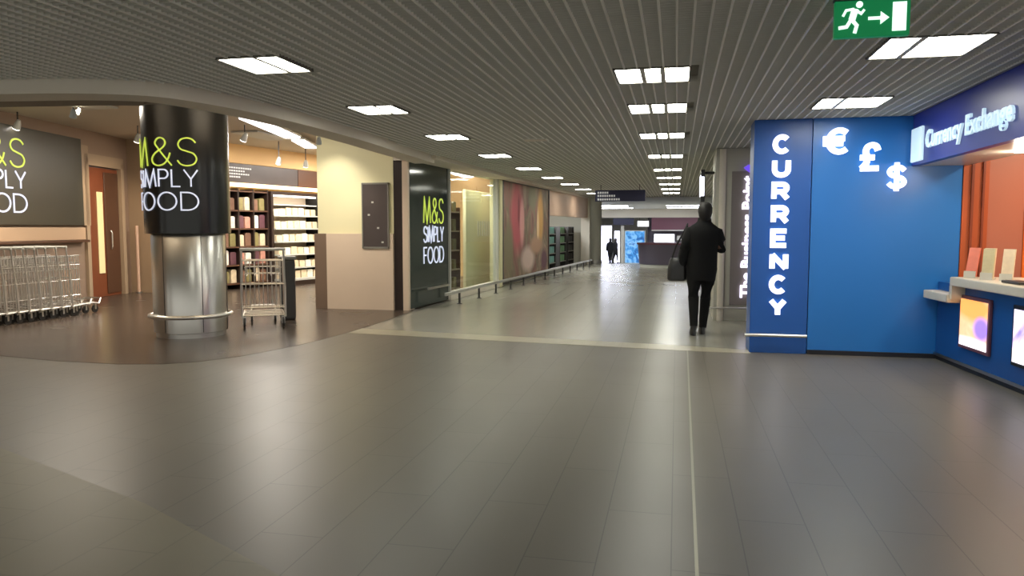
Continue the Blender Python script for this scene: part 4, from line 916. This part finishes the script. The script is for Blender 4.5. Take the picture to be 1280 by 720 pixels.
def person(loc, rz, label, scale=1.0, right_up=True, stride=0.10, coat='coat', far=False):
    t = thing('person', label, 'person', loc, rz)
    N = []; Ed = []
    def nd(p, r, r2=None): N.append((p, r, r2 or r)); return len(N) - 1
    def chain(start, pts):
        c = start
        for p, r in pts:
            k_ = nd(p, r); Ed.append((c, k_)); c = k_
        return c
    pel = nd((0, 0, 0.96), 0.13, 0.10)
    sp = chain(pel, [((0, 0, 1.14), 0.115)]); ch = chain(sp, [((0, 0, 1.34), 0.13)]); nb = chain(ch, [((0, 0.0, 1.47), 0.07)]); nk = chain(nb, [((0, 0.015, 1.55), 0.05)])
    chain(nk, [((0, 0.03, 1.63), 0.075), ((0, 0.03, 1.70), 0.08), ((0, 0.02, 1.755), 0.05)])
    arms = {}
    for s in (-1, 1):
        sh_ = chain(nb, [((0.12 * s, 0, 1.42), 0.045), ((0.185 * s, 0, 1.405), 0.045)])
        if s == 1 and right_up:
            el = (0.235, -0.01, 1.17); wr_ = (0.17, 0.24, 1.22); hd = (0.15, 0.31, 1.26); fd = Vector((-0.25, 0.6, 0.75)).normalized(); side = Vector((1, 0, 0))
        else:
            el = (0.245 * s, -0.04, 1.15); wr_ = (0.255 * s, 0.03, 0.91); hd = (0.255 * s, 0.045, 0.84); fd = Vector((0, 0.15, -1)).normalized(); side = Vector((0, 1, 0))
        e_ = chain(sh_, [(el, 0.042)]); w_ = chain(e_, [(wr_, 0.028)]); h_ = chain(w_, [(hd, 0.032)])
        arms[s] = (el, wr_, hd)
        if not far:
            H_ = Vector(hd)
            for q_, ln in ((-1.5, 0.065), (-0.5, 0.08), (0.5, 0.085), (1.5, 0.075)):
                b_ = H_ + side * 0.018 * q_ + fd * 0.03
                chain(h_, [(tuple(b_), 0.010), (tuple(b_ + fd * ln * 0.5 + Vector((0, 0.008, 0))), 0.009), (tuple(b_ + fd * ln + Vector((0, 0.022, 0))), 0.007)])
            b_ = H_ - fd * 0.02 + side * 0.03
            chain(h_, [(tuple(b_), 0.011), (tuple(b_ + side * 0.02 + fd * 0.03), 0.010), (tuple(b_ + side * 0.018 + fd * 0.055), 0.008)])
    legs = {}
    for s in (-1, 1):
        y_ = stride * s
        hip = (0.095 * s, 0, 0.9); kn = (0.085 * s, 0.03 + y_ * 0.5, 0.5); an = (0.07 * s, y_ - 0.02, 0.10 + (0.03 if s < 0 else 0)); toe = (0.075 * s, y_ + 0.15, 0.035)
        chain(pel, [(hip, 0.075), (kn, 0.045), (an, 0.03), (toe, 0.024)]); legs[s] = (hip, kn, an, toe)
    skin_mesh(N, Ed, 'body', M['skin'], t, 2 if not far else 1)
    # face: nose, ears and eyes
    fm = MB(); fm.sphere((0, 0.122, 1.665), 0.013, 0.02, 0.022, 8, 6); fm.sphere((-0.082, 0.03, 1.67), 0.01, 0.02, 0.03, 8, 6); fm.sphere((0.082, 0.03, 1.67), 0.01, 0.02, 0.03, 8, 6); fm.build('face_features', M['skin'], t, smooth=True)
    em = MB(); em.sphere((-0.032, 0.105, 1.685), 0.011, 0.008, 0.007, 8, 6).sphere((0.032, 0.105, 1.685), 0.011, 0.008, 0.007, 8, 6); em.build('eyes', M['blackmat'], t)
    MB().ell([(0, -0.025, 1.54, 0.06, 0.055), (0, -0.025, 1.60, 0.082, 0.078), (0, -0.02, 1.66, 0.094, 0.092), (0, -0.008, 1.72, 0.094, 0.098), (0, 0.01, 1.765, 0.078, 0.088), (0, 0.015, 1.79, 0.045, 0.05), (0, 0.015, 1.797, 0.01, 0.01)], 20).build('hair', M['hair'], t, smooth=True)
    # coat: body, collar and sleeves
    cm = MB().ell([(0, 0.0, 0.74, 0.19, 0.16), (0, 0, 0.9, 0.205, 0.17), (0, 0, 1.02, 0.20, 0.155), (0, 0, 1.14, 0.195, 0.145), (0, 0, 1.28, 0.21, 0.15), (0, 0, 1.38, 0.225, 0.145), (0, 0, 1.43, 0.215, 0.13), (0, 0, 1.475, 0.165, 0.11), (0, 0, 1.505, 0.12, 0.095), (0, 0.005, 1.53, 0.095, 0.085), (0, 0.01, 1.58, 0.085, 0.08)], 28)
    for s in (-1, 1):
        el, wr_, hd = arms[s]
        cm.tube([(0.10 * s, 0, 1.415), (0.18 * s, 0, 1.385), ((0.185 * s + el[0]) / 2 + 0.008 * s, (el[1]) / 2, (1.395 + el[2]) / 2), el, tuple((Vector(el) + Vector(wr_)) / 2), wr_], [0.07, 0.08, 0.075, 0.068, 0.06, 0.05], 16)
    cm.build('coat', M[coat], t, smooth=True)
    tm = MB()
    for s in (-1, 1):
        hip, kn, an, toe = legs[s]
        md_ = tuple((Vector(kn) + Vector(an)) / 2)
        tm.tube([(0.075 * s, 0, 0.97), hip, tuple((Vector(hip) + Vector(kn)) / 2), kn, (md_[0], md_[1] - 0.012, md_[2]), (an[0], an[1], an[2] - 0.01)], [0.105, 0.115, 0.095, 0.072, 0.062, 0.05], 16)
    tm.build('trousers', M['trouser'], t, smooth=True)
    for s in (-1, 1):
        hip, kn, an, toe = legs[s]; z0 = 0.0
        sm_ = MB().ell([(an[0], an[1] + 0.05, z0, 0.042, 0.13), (an[0], an[1] + 0.055, z0 + 0.03, 0.046, 0.135), (an[0], an[1] + 0.045, z0 + 0.06, 0.042, 0.115), (an[0], an[1], z0 + 0.10, 0.042, 0.05), (an[0], an[1], z0 + 0.13, 0.04, 0.045)], 18)
        sm_.build('shoe', M['shoe'], t, smooth=True)
    t.scale = (scale,) * 3
    return t
pr = person((0.30, 10.6, 0.003), R(4), 'person seen from behind in a long black coat walking away down the corridor', 1.0, True, 0.10)
pr.rotation_euler = (0, R(2.4), R(4)); pr.location.z = 0.006
# shoulder bag held at the left side
t = thing('shoulder_bag', 'black bag hanging at the left side of the walking person', 'bag', (0.04, 10.66, 0), R(4))
MB().loft([[(sx * wv, sy * dv, z) for sx, sy in ((-1, -0.6), (-0.7, -1), (0.7, -1), (1, -0.6), (1, 0.6), (0.7, 1), (-0.7, 1), (-1, 0.6))] for z, wv, dv in ((0.73, 0.105, 0.10), (0.75, 0.125, 0.12), (0.9, 0.12, 0.115), (1.0, 0.10, 0.09), (1.04, 0.08, 0.05))]).map(lambda x, y, z: (x - 0.03, y, z)).build('bag_body', M['bag'], t, smooth=True)
MB().tube([(-0.10, 0.02, 1.02), (-0.05, -0.02, 1.2), (0.045, -0.03, 1.38), (0.10, -0.01, 1.505), (0.11, 0.09, 1.40), (0.03, 0.10, 1.2), (-0.02, 0.04, 1.02)], 0.012, 8).build('strap', M['bag'], t, smooth=True)
t = person((-4.2, 49.5, far_z(49.5)), R(20), 'small distant person in dark clothes left of the far end poster', 0.92, False, 0.14, far=True)
t = person((-3.78, 48.6, far_z(48.6)), R(-60), 'second small distant person in dark clothes nearest the blue poster', 0.9, False, 0.16, far=True)
